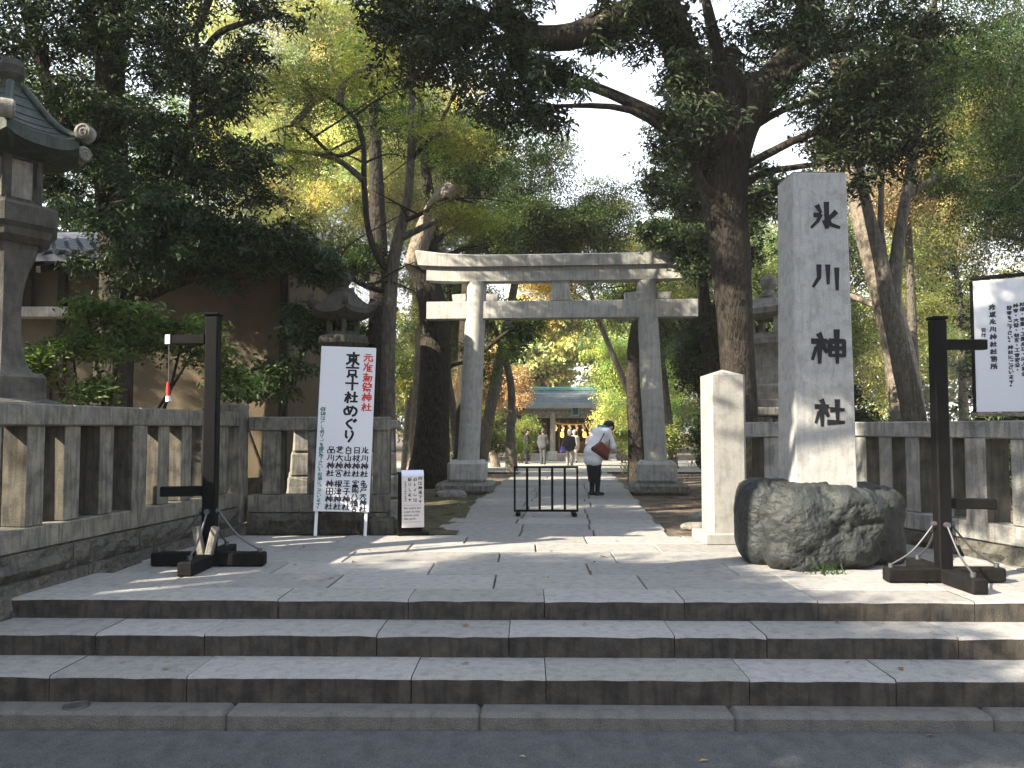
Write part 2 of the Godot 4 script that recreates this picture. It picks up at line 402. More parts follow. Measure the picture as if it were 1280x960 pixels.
# ---------------------------------------------------------------- bodies: tapered bones joined smoothly and meshed as surface nets
func net(m: MB, bones: Array, cell: float, k := 0.04) -> void:
	var lo := Vector3.ONE * 1e6
	var hi := -lo
	var pad := cell * 3.0 + k
	for b in bones:
		var r := maxf(b[2], b[3])
		for p in [b[0], b[1]]:
			lo = lo.min(p - Vector3.ONE * r); hi = hi.max(p + Vector3.ONE * r)
	lo -= Vector3.ONE * cell * 3.0
	var nx := int((hi.x - lo.x) / cell) + 5
	var ny := int((hi.y - lo.y) / cell) + 5
	var nz := int((hi.z - lo.z) / cell) + 5
	var f := PackedFloat32Array()
	f.resize(nx * ny * nz)
	f.fill(1.0)
	for b in bones:
		var a: Vector3 = b[0]
		var ab: Vector3 = b[1] - a
		var l2 := maxf(ab.length_squared(), 1e-9)
		var r0: float = b[2]
		var r1: float = b[3]
		var rm := maxf(r0, r1) + pad
		var bl: Vector3 = ((a.min(b[1]) - Vector3.ONE * rm - lo) / cell).max(Vector3.ZERO)
		var bh: Vector3 = ((a.max(b[1]) + Vector3.ONE * rm - lo) / cell).min(Vector3(nx - 1, ny - 1, nz - 1))
		for z in range(int(bl.z), int(bh.z) + 1):
			for y in range(int(bl.y), int(bh.y) + 1):
				for x in range(int(bl.x), int(bh.x) + 1):
					var p := lo + Vector3(x, y, z) * cell - a
					var t := clampf(p.dot(ab) / l2, 0.0, 1.0)
					var d := (p - ab * t).length() - lerpf(r0, r1, t)
					var i := (z * ny + y) * nx + x
					var g := f[i]
					var h := maxf(k - absf(d - g), 0.0) / k
					f[i] = minf(d, g) - h * h * k * 0.25
	var idx := {}
	var pos := PackedVector3Array()
	var nor := PackedVector3Array()
	for z in nz - 1:
		for y in ny - 1:
			for x in nx - 1:
				var i := (z * ny + y) * nx + x
				if f[i] > cell * 2.5 or f[i] < -cell * 2.5:
					continue
				var c := [f[i], f[i + 1], f[i + nx], f[i + nx + 1], f[i + nx * ny], f[i + nx * ny + 1], f[i + nx * ny + nx], f[i + nx * ny + nx + 1]]
				var neg := 0
				for q in c:
					if q < 0.0:
						neg += 1
				if neg == 0 or neg == 8:
					continue
				var sum := Vector3.ZERO
				var cnt := 0
				for e in [[0, 1], [2, 3], [4, 5], [6, 7], [0, 2], [1, 3], [4, 6], [5, 7], [0, 4], [1, 5], [2, 6], [3, 7]]:
					var u: float = c[e[0]]
					var w: float = c[e[1]]
					if (u < 0.0) != (w < 0.0):
						var t := u / (u - w)
						var pa := Vector3(int(e[0]) & 1, (int(e[0]) >> 1) & 1, int(e[0]) >> 2)
						var pb := Vector3(int(e[1]) & 1, (int(e[1]) >> 1) & 1, int(e[1]) >> 2)
						sum += pa.lerp(pb, t)
						cnt += 1
				idx[i] = pos.size()
				pos.append(lo + (Vector3(x, y, z) + sum / cnt) * cell)
				nor.append(Vector3(c[1] + c[3] + c[5] + c[7] - c[0] - c[2] - c[4] - c[6], c[2] + c[3] + c[6] + c[7] - c[0] - c[1] - c[4] - c[5], c[4] + c[5] + c[6] + c[7] - c[0] - c[1] - c[2] - c[3]).normalized())
	var st := [1, nx, nx * ny]
	for i in idx:
		for ax in 3:
			if (f[i] < 0.0) == (f[i + st[ax]] < 0.0):
				continue
			var u: int = st[(ax + 1) % 3]
			var w: int = st[(ax + 2) % 3]
			if idx.has(i - u) and idx.has(i - w) and idx.has(i - u - w):
				var q = [idx[i], idx[i - u], idx[i - u - w], idx[i - w]]
				m.squad(pos[q[0]], pos[q[1]], pos[q[2]], pos[q[3]], nor[q[0]], nor[q[1]], nor[q[2]], nor[q[3]])

# a clothed figure that stands at the root's origin and faces +z
func person(label: String, at: Vector3, turn: float, o: Dictionary) -> Node3D:
	var t := thing("person", label, "person", at, turn)
	var H: float = o.height
	var lean: float = o.get("lean", 0.05)
	var nod: float = o.get("nod", 0.0)
	var stride: float = o.get("stride", 0.0)
	var cell: float = o.get("cell", 0.02)
	var fine: float = o.get("fine", 0.01)
	var hip := Vector3(0, 0.51 * H, -0.04 * sin(lean) * H)
	var bend := Basis(Vector3.RIGHT, lean)
	var up := func(h: float, x := 0.0, z := 0.0) -> Vector3: return hip + bend * Vector3(x, (h - 0.51) * H, z)
	var neck: Vector3 = up.call(0.835)
	var head_b := Basis(Vector3.RIGHT, lean + nod)
	var hc: Vector3 = neck + head_b * Vector3(0, 0.095 * H, 0.02)
	var legs := []
	var shoes := []
	for s in [-1.0, 1.0]:
		var step: float = stride * s
		var h := hip + Vector3(s * 0.075, 0, 0)
		var foot := Vector3(s * 0.075, 0.045 * H, step * 0.5)
		if stride and s < 0:
			foot.y += 0.03
		var knee := h.lerp(foot, 0.5) + Vector3(0, 0, 0.03 + absf(step) * 0.12)
		legs.append([h, knee, 0.082, 0.055]); legs.append([knee, foot, 0.055, 0.036])
		shoes.append([foot + Vector3(0, -0.035, -0.03), foot + Vector3(0, -0.045, 0.13), 0.043, 0.034])
		shoes.append([foot + Vector3(0, -0.03, 0.0), foot + Vector3(0, 0.02, 0), 0.042, 0.042])
	var torso := [[up.call(0.51, -0.06), up.call(0.6, -0.06), 0.095, 0.085], [up.call(0.51, 0.06), up.call(0.6, 0.06), 0.095, 0.085], [up.call(0.6, -0.04), up.call(0.76, -0.075), 0.09, 0.09], [up.call(0.6, 0.04), up.call(0.76, 0.075), 0.09, 0.09], [up.call(0.78, -0.12), up.call(0.78, 0.12), 0.06, 0.06], [up.call(0.74), neck, 0.09, 0.05]]
	var arms := []
	var body := legs.duplicate() + torso
	body.append([neck, hc, 0.05, 0.05])
	var hands := []
	for s in [-1.0, 1.0]:
		var sh: Vector3 = up.call(0.79, s * 0.165)
		var el: Vector3
		var wr: Vector3
		match o.get("arms", "down"):
			"front":
				el = sh + Vector3(s * 0.05, -0.17 * H, 0.08); wr = Vector3(s * 0.05, el.y - 0.05 * H, el.z + 0.2)
			"held":
				el = sh + Vector3(s * 0.05, -0.18 * H, 0.0); wr = el + Vector3(-s * 0.06, 0.03, 0.2)
			_:
				el = sh + Vector3(s * 0.04, -0.185 * H, -0.02 + stride * s * -0.15); wr = el + Vector3(s * 0.01, -0.15 * H, 0.05 + stride * s * -0.15)
		arms.append([sh, el, 0.052, 0.042]); arms.append([el, wr, 0.042, 0.03])
		var dir := (wr - el).normalized()
		var side := dir.cross(Vector3(0, 0, 1) if absf(dir.z) < 0.8 else Vector3(0, 1, 0)).normalized()
		var inw := side.cross(dir)
		hands.append([wr, wr + dir * 0.075, 0.026, 0.03])
		hands.append([wr + dir * 0.05 + side * 0.018, wr + dir * 0.075 - side * 0.018, 0.022, 0.022])
		for q in 4:
			var base := wr + dir * 0.085 + side * (-0.03 + 0.02 * q)
			var ln: float = [0.06, 0.072, 0.068, 0.052][q]
			var mid := base + dir * ln * 0.55 + inw * 0.008
			hands.append([base, mid, 0.009, 0.008]); hands.append([mid, mid + dir * ln * 0.4 + inw * 0.02, 0.008, 0.007])
		var th := wr + dir * 0.03 + side * -0.028
		hands.append([th, th + dir * 0.035 - side * 0.022 + inw * 0.01, 0.011, 0.01]); hands.append([th + dir * 0.035 - side * 0.022 + inw * 0.01, th + dir * 0.06 - side * 0.024 + inw * 0.018, 0.01, 0.008])
	body += arms
	var bm := MB.new()
	net(bm, body, cell, 0.04)
	net(bm, hands, fine, 0.012)
	var hd := func(x: float, y: float, z: float) -> Vector3: return hc + head_b * Vector3(x, y, z)
	net(bm, [[hd.call(0, 0.03, -0.015), hd.call(0, 0.0, 0.02), 0.088, 0.08], [hd.call(0, -0.06, 0.03), hd.call(0, -0.085, 0.045), 0.055, 0.04], [hd.call(0, 0.01, 0.095), hd.call(0, -0.025, 0.112), 0.008, 0.014], [hd.call(-0.082, 0.015, 0), hd.call(-0.084, -0.03, 0.005), 0.018, 0.012], [hd.call(0.082, 0.015, 0), hd.call(0.084, -0.03, 0.005), 0.018, 0.012], [hd.call(-0.02, -0.058, 0.082), hd.call(0.02, -0.058, 0.082), 0.01, 0.01], [hd.call(0, -0.06, -0.02), neck, 0.05, 0.05]], fine, 0.02)
	part("body", bm, M.skin, t)
	for s in [-1, 1]:
		var em := MB.new()
		em.lathe([[0.0, -0.01], [0.009, -0.005], [0.011, 0.0], [0.009, 0.005], [0.0, 0.01]], 8)
		part("eye", em, M.ink, t, hd.call(s * 0.032, 0.008, 0.09))
	# clothes: each garment is the same bones a little wider
	var wide := func(bs: Array, w: float) -> Array:
		var r := []
		for b in bs:
			r.append([b[0], b[1], b[2] + w, b[3] + w])
		return r
	if o.has("trousers"):
		var tm := MB.new()
		net(tm, wide.call(legs, 0.022) + wide.call(torso.slice(0, 2), 0.012), cell, 0.03)
		part("trousers", tm, o.trousers, t)
	else:
		var sm := MB.new()
		net(sm, wide.call(legs, 0.006), cell, 0.03)
		part("tights", sm, o.tights, t)
	var shm := MB.new()
	net(shm, shoes, minf(cell, 0.014), 0.02)
	part("shoes", shm, o.get("shoes", M.black), t)
	if o.has("skirt"):
		var sk := MB.new()
		var e: float = o.get("skirt_end", 0.17) * H
		net(sk, [[hip + Vector3(-0.07, 0.05, 0), Vector3(-0.06, e + 0.07, -0.01), 0.12, 0.075], [hip + Vector3(0.07, 0.05, 0), Vector3(0.06, e + 0.07, -0.01), 0.12, 0.075], [hip, Vector3(0, e + 0.07, 0.05), 0.12, 0.07], [hip, Vector3(0, e + 0.07, -0.07), 0.12, 0.07]], cell, 0.05)
		part("skirt", sk, o.skirt, t)
	var cm := MB.new()
	var ce: float = o.get("coat_end", 0.45)
	var flare: float = o.get("flare", 0.03)
	var low: Vector3 = hip + Vector3(0, (ce - 0.51) * H + 0.12 + flare, 0)
	net(cm, [[hip + Vector3(-0.04, 0.02, -0.01), hip + Vector3(0.04, 0.02, -0.01), 0.14, 0.14]] + wide.call(torso.slice(0, 5), 0.03) + wide.call(arms, 0.024) + [[up.call(0.62, -0.05), low + Vector3(-0.07, 0, -0.01), 0.11, 0.115 + flare], [up.call(0.62, 0.05), low + Vector3(0.07, 0, -0.01), 0.11, 0.115 + flare], [up.call(0.62), low, 0.11, 0.12 + flare], [up.call(0.76, -0.05, -0.02), up.call(0.76, 0.05, -0.02), 0.105, 0.105], [up.call(0.8), neck, 0.09, 0.062]], cell, 0.05)
	part("coat", cm, o.coat, t)
	if o.has("scarf"):
		var sc := MB.new()
		net(sc, [[neck + bend * Vector3(-0.05, 0.01, -0.02), neck + bend * Vector3(0.05, 0.01, -0.02), 0.06, 0.06], [neck + bend * Vector3(0, 0, 0.05), neck + bend * Vector3(0, 0.0, 0.05), 0.06, 0.06]], 0.014, 0.03)
		part("scarf", sc, o.scarf, t)
	var hm := MB.new()
	var hb := [[hd.call(0, 0.05, -0.03), hd.call(0, 0.055, 0.01), 0.098, 0.085], [hd.call(0, 0.0, -0.055), hd.call(0, -0.05, -0.06), 0.078, 0.055]]
	if o.get("long_hair", false):
		hb.append([hd.call(0, -0.02, -0.05), hd.call(0, -0.11, -0.075), 0.08, 0.06])
	net(hm, hb, fine, 0.03)
	part("hat" if o.get("hat", false) else "hair", hm, o.hair, t)
	return t

# ---------------------------------------------------------------- foliage
# a twig with leaves on both sides, as one small mesh that a crown repeats
func clump(kind: String) -> ArrayMesh:
	if clumps.has(kind):
		return clumps[kind]
	var m := MB.new()
	var r := RandomNumberGenerator.new()
	r.seed = hash(kind)
	var spec: Array = {"broad": [15, 0.105, 0.042, 0.2], "fine": [26, 0.062, 0.026, 0.24], "feather": [34, 0.07, 0.016, 0.26], "spray": [18, 0.13, 0.046, 0.32], "far": [14, 0.17, 0.085, 0.26], "dense": [24, 0.085, 0.04, 0.17]}[kind]
	var reach: float = spec[3]
	for i in spec[0]:
		var u: float = (i + 0.5) / spec[0]
		var base := Vector3(r.randfn(0, 0.25 * reach), r.randfn(0, 0.22 * reach), (u - 0.5) * 1.9 * reach)
		var side := 1.0 if i % 2 == 0 else -1.0
		var dir := Vector3(side * r.randf_range(0.5, 1.0), r.randf_range(-0.75, 0.35), r.randf_range(-0.2, 0.9)).normalized()
		var ln: float = spec[1] * r.randf_range(0.75, 1.2)
		var wd: float = spec[2] * r.randf_range(0.85, 1.15)
		var acr := dir.cross(Vector3(r.randf_range(-0.4, 0.4), 1, r.randf_range(-0.4, 0.4))).normalized()
		var top := acr.cross(dir).normalized()
		var tip := base + dir * ln + Vector3.DOWN * ln * 0.15
		var mid := base + dir * ln * 0.45
		var nn := top if top.y > 0 else -top
		for s in [-1.0, 1.0]:
			var e: Vector3 = mid + acr * float(s) * wd * 0.5 + nn * wd * 0.12
			m.tri(base, e, tip, nn)
	clumps[kind] = m.mesh()
	return clumps[kind]

func spot_in(r: RandomNumberGenerator, power := 0.5) -> Vector3:
	var d := Vector3(r.randfn(), r.randfn(), r.randfn()).normalized()
	return d * pow(r.randf(), power)

# lobes: [centre, radii, number of clumps]; colour is the leaves' linear base colour
func crown(t: Node3D, lobes: Array, kind: String, color: Color, sd: int, trunk: Array = [], bark: Material = null, scale := 1.0, tight := 0.24, vary := 0.25) -> void:
	var r := RandomNumberGenerator.new()
	r.seed = sd
	var places: Array[Transform3D] = []
	var tints := PackedColorArray()
	var br := MB.new()
	for l in lobes:
		var c: Vector3 = l[0]
		var rad: Vector3 = l[1]
		var n: int = l[2]
		var lobe_tint := 1.0 + r.randfn(0, vary * 0.5)
		if trunk.size() > 1:
			var best: Vector3 = trunk[0]
			for p in trunk:
				if p.distance_to(c) + maxf(0, p.y - c.y + 0.4) * 3.0 < best.distance_to(c) + maxf(0, best.y - c.y + 0.4) * 3.0:
					best = p
			var mid := best.lerp(c, 0.5) + Vector3(r.randfn(0, 0.15), 0.12 * best.distance_to(c), r.randfn(0, 0.15))
			br.tube(curve([best, mid, c], 4), [0.07, 0.065, 0.06, 0.055, 0.05, 0.045, 0.04, 0.03, 0.025], 6, false)
		var m := maxi(4, n / 11)
		for j in m:
			var q := c + spot_in(r, 0.42) * rad
			var lumpt := lobe_tint * (1.0 + r.randfn(0, vary))
			var hue := r.randfn(0, vary * 0.28)
			if bark and j % 2 == 0:
				var b0 := c + (q - c) * 0.15
				var bm := b0.lerp(q, 0.55) + Vector3(r.randfn(0, 0.06), r.randfn(0.05, 0.06), r.randfn(0, 0.06)) * rad.length()
				br.tube([b0, bm, q], [0.018, 0.012, 0.005], 4, false)
			var sg := tight * (rad.x + rad.y + rad.z) / 3.0
			for k in int(ceil(float(n) / m)):
				var p := q + Vector3(r.randfn() * sg, r.randfn() * sg * 0.55, r.randfn() * sg)
				var bs := Basis(Vector3.UP, r.randf() * TAU) * Basis(Vector3.RIGHT, r.randfn(0.15, 0.4)) * Basis(Vector3.BACK, r.randfn(0, 0.35))
				places.append(Transform3D(bs.scaled(Vector3.ONE * scale * r.randf_range(0.75, 1.25)), p - t.position))
				var s := maxf(0.3, lumpt * (1.0 + r.randfn(0, 0.3)))
				var hh := hue + r.randfn(0, vary * 0.2)
				tints.append(Color(maxf(0.004, color.r * s * (1.0 + hh)), maxf(0.004, color.g * s), maxf(0.002, color.b * s * (1.0 - hh * 0.5))))
	var mm := MultiMesh.new()
	mm.transform_format = MultiMesh.TRANSFORM_3D
	mm.use_colors = true
	mm.mesh = clump(kind)
	mm.instance_count = places.size()
	for i in places.size():
		mm.set_instance_transform(i, places[i])
		mm.set_instance_color(i, tints[i])
	var o := MultiMeshInstance3D.new()
	o.multimesh = mm
	o.name = "crown"
	o.material_override = M.leaf_dark if color.g < 0.075 else M.leaf
	o.set_meta("kind", "stuff")
	t.add_child(o, true)
	if br.v.size() and bark:
		for i in br.v.size():
			br.v[i] -= t.position
		var bo := part("branches", br, bark, t)
		bo.set_meta("kind", "stuff")

func stem(t: Node3D, called: String, pts: Array, rad: Array, bark: Material, sides := 12, each := 5, lump := 0.06) -> Array:
	var p := curve(pts, each)
	var r := []
	for i in p.size():
		var u := float(i) / (p.size() - 1) * (rad.size() - 1)
		var k := mini(int(u), rad.size() - 2)
		r.append(lerpf(rad[k], rad[k + 1], u - k))
	var m := MB.new()
	var q := []
	for w in p:
		q.append(w - t.position)
	m.tube(q, r, sides, true, lump, noise(3, 0.05, 2))
	part(called, m, bark, t)
	return p

func tree(called: String, label: String, group: String, base: Vector3, trunk: Array, rad: Array, lobes: Array, kind: String, color: Color, sd: int, bark: Material, scale := 1.0, tight := 0.24, vary := 0.25, sides := 12) -> Node3D:
	var t := thing(called, label, "tree", base, 0, group)
	var p := []
	if trunk.size() > 1:
		p = stem(t, "trunk", trunk, rad, bark, sides)
	crown(t, lobes, kind, color, sd, p, bark, scale, tight, vary)
	return t

func shrub(label: String, base: Vector3, lobes: Array, kind: String, color: Color, sd: int, scale := 1.0, group := "", stems := 3) -> Node3D:
	var t := thing("shrub", label, "shrub", base, 0, group)
	var m := MB.new()
	var r := RandomNumberGenerator.new()
	r.seed = sd
	for i in stems:
		var c: Vector3 = lobes[i % lobes.size()][0] - base
		m.tube(curve([Vector3(r.randfn(0, 0.08), 0, r.randfn(0, 0.08)), c * 0.5 + Vector3(r.randfn(0, 0.1), 0.05, r.randfn(0, 0.1)), c], 3), [0.03, 0.028, 0.026, 0.022, 0.018, 0.014, 0.008], 6)
	part("stem", m, M.bark, t)
	crown(t, lobes, kind, color, sd, [], M.bark, scale, 0.26, 0.28)
	return t

# an evenly spread set of lobes for a tree seen as a whole
func heap(c: Vector3, r: Vector3, n: int, each: int, sd: int, part_r := 0.45) -> Array:
	var g := RandomNumberGenerator.new()
	g.seed = sd
	var out := []
	for i in n:
		var p := c + spot_in(g, 0.45) * r
		out.append([p, r * part_r * g.randf_range(0.8, 1.25), each])
	return out

# ---------------------------------------------------------------- ground
func ground_y(x: float, z: float) -> float:
	var y := PL - 0.02
	if z < -19.0:
		y = lerpf(y, 0.03, clampf((-19.0 - z) / 21.0, 0.0, 1.0))
	return y

func ground_patch(xs: Vector2, zs: Vector2, nx: int, nz: int, bump: float, lift: float, sd: int) -> MB:
	var m := MB.new()
	var f := noise(sd, 0.5, 4)
	var p := []
	for j in nz + 1:
		for i in nx + 1:
			var x := lerpf(xs.x, xs.y, i / float(nx))
			var z := lerpf(zs.x, zs.y, j / float(nz))
			p.append(Vector3(x, ground_y(x, z) + lift + bump * f.get_noise_2d(x, z), z))
	for j in nz:
		for i in nx:
			var a: int = j * (nx + 1) + i
			var q = [p[a], p[a + 1], p[a + nx + 2], p[a + nx + 1]]
			m.quad(q[0], q[1], q[2], q[3], Vector3.UP)
	return m

# a slab with a light worn top and a darker dirty front
func step_block(parent: Node3D, x0: float, x1: float, z0: float, z1: float, y0: float, y1: float, k: int) -> void:
	var s := Vector3(x1 - x0 - 0.006, y1 - y0, z1 - z0)
	var p := Vector3((x0 + x1) / 2, (y0 + y1) / 2, (z0 + z1) / 2)
	var top := MB.new()
	var low := MB.new()
	var f := noise(k + int(x0 * 13) + int(y1 * 100), 4.0, 3)
	var n := 8
	var h := s * 0.5
	var ring := []
	for i in n + 1:
		var x := lerpf(-h.x, h.x, i / float(n))
		var chip := 0.011 + maxf(0.0, f.get_noise_2d(x, 0.0)) * 0.012
		if i == 0 or i == n:
			chip += 0.004
		var bow := f.get_noise_2d(x, 5.0) * 0.003
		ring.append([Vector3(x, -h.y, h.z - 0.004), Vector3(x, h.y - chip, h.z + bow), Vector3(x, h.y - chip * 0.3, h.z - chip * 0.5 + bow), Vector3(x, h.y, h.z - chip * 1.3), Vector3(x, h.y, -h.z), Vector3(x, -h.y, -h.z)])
	for i in n:
		for q in 5:
			var d := top if q in [1, 2, 3] else low
			d.quad(ring[i][q], ring[i + 1][q], ring[i + 1][q + 1], ring[i][q + 1], [Vector3.BACK, Vector3(0, 0.3, 1), Vector3(0, 1, 0.5), Vector3.UP, Vector3.FORWARD][q])
	for e in [0, n]:
		for q in range(1, 5):
			low.tri(ring[e][0], ring[e][q], ring[e][q + 1], Vector3.LEFT if e == 0 else Vector3.RIGHT)
	var am := top.mesh()
	var a := []
	a.resize(Mesh.ARRAY_MAX)
	a[Mesh.ARRAY_VERTEX] = low.v
	a[Mesh.ARRAY_NORMAL] = low.n
	am.add_surface_from_arrays(Mesh.PRIMITIVE_TRIANGLES, a)
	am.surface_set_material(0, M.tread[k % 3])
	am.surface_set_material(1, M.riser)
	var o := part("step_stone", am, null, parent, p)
	o.rotation.x = rng.randf_range(-0.004, 0.004)

func rough_block(s: Vector3, sd: int, amp := 0.03) -> MB:
	var m := MB.new()
	var f := noise(sd, 3.0, 3)
	var nx := maxi(3, int(s.x / 0.12))
	var ny := 3
	var h := s / 2
	var g := []
	for j in ny + 1:
		for i in nx + 1:
			var x := lerpf(-h.x, h.x, i / float(nx))
			var y := lerpf(-h.y, h.y, j / float(ny))
			var edge := 0.0 if i in [0, nx] or j in [0, ny] else 1.0
			g.append(Vector3(x, y, h.z - 0.03 * (1 - edge) + amp * f.get_noise_2d(x * 1.0 + sd, y * 2.0) * edge * 2.0))
	for j in ny:
		for i in nx:
			var a: int = j * (nx + 1) + i
			m.quad(g[a], g[a + 1], g[a + nx + 2], g[a + nx + 1], Vector3.BACK)
	m.quad(g[ny * (nx + 1)], g[ny * (nx + 1) + nx], Vector3(h.x, h.y, -h.z), Vector3(-h.x, h.y, -h.z), Vector3.UP)
	m.quad(g[0], g[nx], Vector3(h.x, -h.y, -h.z), Vector3(-h.x, -h.y, -h.z), Vector3.DOWN)
	for e in [0, nx]:
		var sx := -1.0 if e == 0 else 1.0
		m.quad(g[e], g[ny * (nx + 1) + e], Vector3(sx * h.x, h.y, -h.z), Vector3(sx * h.x, -h.y, -h.z), Vector3(sx, 0, 0))
	m.quad(Vector3(-h.x, -h.y, -h.z), Vector3(h.x, -h.y, -h.z), Vector3(h.x, h.y, -h.z), Vector3(-h.x, h.y, -h.z), Vector3.FORWARD)
	return m

# a stone fence: the thing's x axis runs along it, +z is the side that faces the plaza
func fence(label: String, at: Vector3, turn: float, o: Dictionary) -> Node3D:
	var t := thing("stone_fence", label, "fence", at, turn, o.get("group", ""))
	var s0: float = o.s0
	var s1: float = o.s1
	var m: Material = o.mat
	var y: Array = o.y       # heights: plinth bottom, plinth top, lower rail top, top rail bottom, top rail top
	var cuts: Array = o.cuts
	for k in cuts.size() - 1:
		var a: float = cuts[k]
		var b: float = cuts[k + 1]
		boxpart("top_rail", Vector3((a + b) / 2, (y[3] + y[4]) / 2, -0.13), Vector3(b - a - 0.006, y[4] - y[3], 0.27), m, t, 0.012)
		boxpart("lower_rail", Vector3((a + b) / 2, (y[1] + y[2]) / 2, -0.13), Vector3(b - a - 0.006, y[2] - y[1] - 0.008, 0.26), m, t, 0.01)
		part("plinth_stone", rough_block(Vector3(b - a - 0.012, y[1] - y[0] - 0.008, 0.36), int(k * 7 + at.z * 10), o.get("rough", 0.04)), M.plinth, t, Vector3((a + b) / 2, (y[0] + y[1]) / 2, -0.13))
		if o.has("base"):
			part("base_stone", rough_block(Vector3(b - a - 0.01, y[0] - float(o.base), 0.40), int(k * 3 + 50), 0.012), M.plinth, t, Vector3((a + b) / 2 + 0.12, (y[0] + float(o.base)) / 2, -0.09))
	for p in o.posts:
		var bm := MB.new()
		bm.box(Vector3.ZERO, Vector3(p[1] - p[0], y[3] - y[2] + (0.0 if p.size() < 3 else 0.18), 0.215 if p.size() < 3 else 0.285), 0.008)
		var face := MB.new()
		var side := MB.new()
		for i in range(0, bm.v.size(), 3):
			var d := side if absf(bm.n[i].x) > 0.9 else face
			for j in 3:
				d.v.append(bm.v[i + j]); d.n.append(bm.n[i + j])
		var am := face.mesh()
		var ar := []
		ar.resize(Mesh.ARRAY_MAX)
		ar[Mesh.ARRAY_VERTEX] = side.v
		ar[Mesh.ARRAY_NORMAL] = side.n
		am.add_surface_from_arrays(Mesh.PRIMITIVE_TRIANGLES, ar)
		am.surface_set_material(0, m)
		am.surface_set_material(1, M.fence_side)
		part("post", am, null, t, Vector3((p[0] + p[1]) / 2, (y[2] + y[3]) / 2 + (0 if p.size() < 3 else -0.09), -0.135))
	for p in o.get("corners", []):
		boxpart("corner_post", Vector3(p, (y[0] + y[4] + 0.1) / 2, -0.13), Vector3(0.24, y[4] - y[0] + 0.1, 0.31), m, t, 0.015)
	return t

# ---------------------------------------------------------------- things of the place
func make_stand(label: String, at: Vector3, side: float) -> Node3D:
	var t := thing("iron_post_stand", label, "post stand", at, 0, "black post stands beside the steps")
	boxpart("post", Vector3(0, 1.17, 0), Vector3(0.118, 2.24, 0.118), M.black, t, 0.012)
	boxpart("post_cap", Vector3(0, 2.305, 0), Vector3(0.14, 0.03, 0.14), M.black, t, 0.01)
	boxpart("upper_arm", Vector3(side * 0.24, 2.07, 0.01), Vector3(0.355, 0.09, 0.08), M.black, t, 0.008)
	boxpart("lower_arm", Vector3(side * 0.25, 0.68, 0.02), Vector3(0.375, 0.09, 0.08), M.black, t, 0.008, Vector3(0, side * -0.3, 0))
	boxpart("cross_beam", Vector3(0.0, 0.068, 0), Vector3(1.02, 0.12, 0.13), M.black_wood, t, 0.012)
	boxpart("cross_beam", Vector3(0, 0.064, 0.32), Vector3(0.13, 0.122, 0.5), M.black_wood, t, 0.012)
	boxpart("cross_beam", Vector3(0, 0.064, -0.32), Vector3(0.13, 0.122, 0.5), M.black_wood, t, 0.012)
	for d in [Vector3(1, 0, 0), Vector3(-1, 0, 0), Vector3(0, 0, 1), Vector3(0, 0, -1)]:
		var m := MB.new()
		var a: Vector3 = d * 0.075 + Vector3(0, 0.5, 0)
		var b: Vector3 = d * 0.46 + Vector3(0, 0.15, 0)
		m.tube(curve([a, a.lerp(b, 0.5) + Vector3(0, -0.055, 0), b], 4), [0.009, 0.009, 0.009, 0.009, 0.009, 0.009, 0.009, 0.009, 0.009], 6)
		var c := part("stay_chain", m, M.steel, t)
		var e := MB.new()
		e.tube([b + Vector3(0, -0.03, 0), b + Vector3(0, 0.012, 0)], [0.022, 0.022], 8)
		e.tube([a - d * 0.02, a + d * 0.02], [0.026, 0.026], 8)
		part("eye_bolt", e, M.steel, c)
	return t

func make_rock(t: Node3D, at: Vector3, r: Vector3, sd: int, rough: float, m: Material, called := "boulder_face", pit := 0.0, sq := 3.2) -> void:
	var mb := MB.new()
	var f := noise(sd, 0.9, 5)
	var rg := noise(sd + 4, 1.6, 3, FastNoiseLite.TYPE_CELLULAR)
	rg.cellular_return_type = FastNoiseLite.RETURN_DISTANCE2_SUB
	var U := 88
	var V := 48
	var cr := noise(sd + 8, 1.1, 3)
	var p := []
	for j in V + 1:
		for i in U:
			var a := TAU * i / U
			var b := PI * (j / float(V) - 0.5)
			var d := Vector3(cos(b) * sin(a), sin(b), cos(b) * cos(a))
			var k := pow(pow(absf(d.x), sq) + pow(absf(d.y), sq) + pow(absf(d.z), sq), -1.0 / sq)
			var q := d * k
			var w := q * r
			var nn := f.get_noise_3dv(w * 1.6) * rough + (rg.get_noise_3dv(w * 1.1) + 0.3) * rough * 0.5
			nn -= rough * 0.55 * exp(-absf(cr.get_noise_3dv(w * 1.3)) * 28.0)
			nn += rough * 0.12 * f.get_noise_3dv(w * 9.0)
			q *= 1.0 + nn
			if pit > 0.0 and q.y > 0.0:
				q.y *= 1.0 - pit * exp(-(q.x * q.x * 5.0 + q.z * q.z * 2.0))
			p.append(at + q * r)
	var nr := []
	nr.resize(p.size())
	nr.fill(Vector3.ZERO)
	for j in V:
		for i in U:
			var q := [j * U + i, j * U + (i + 1) % U, (j + 1) * U + (i + 1) % U, (j + 1) * U + i]
			var n: Vector3 = (p[q[2]] - p[q[0]]).cross(p[q[3]] - p[q[1]])
			if n.dot(p[q[0]] + p[q[2]] - at * 2.0) < 0:
				n = -n
			for e in q:
				nr[e] += n
	for j in V:
		for i in U:
			var q := [j * U + i, j * U + (i + 1) % U, (j + 1) * U + (i + 1) % U, (j + 1) * U + i]
			mb.squad(p[q[0]], p[q[1]], p[q[2]], p[q[3]], nr[q[0]].normalized(), nr[q[1]].normalized(), nr[q[2]].normalized(), nr[q[3]].normalized())
	part(called, mb, m, t)

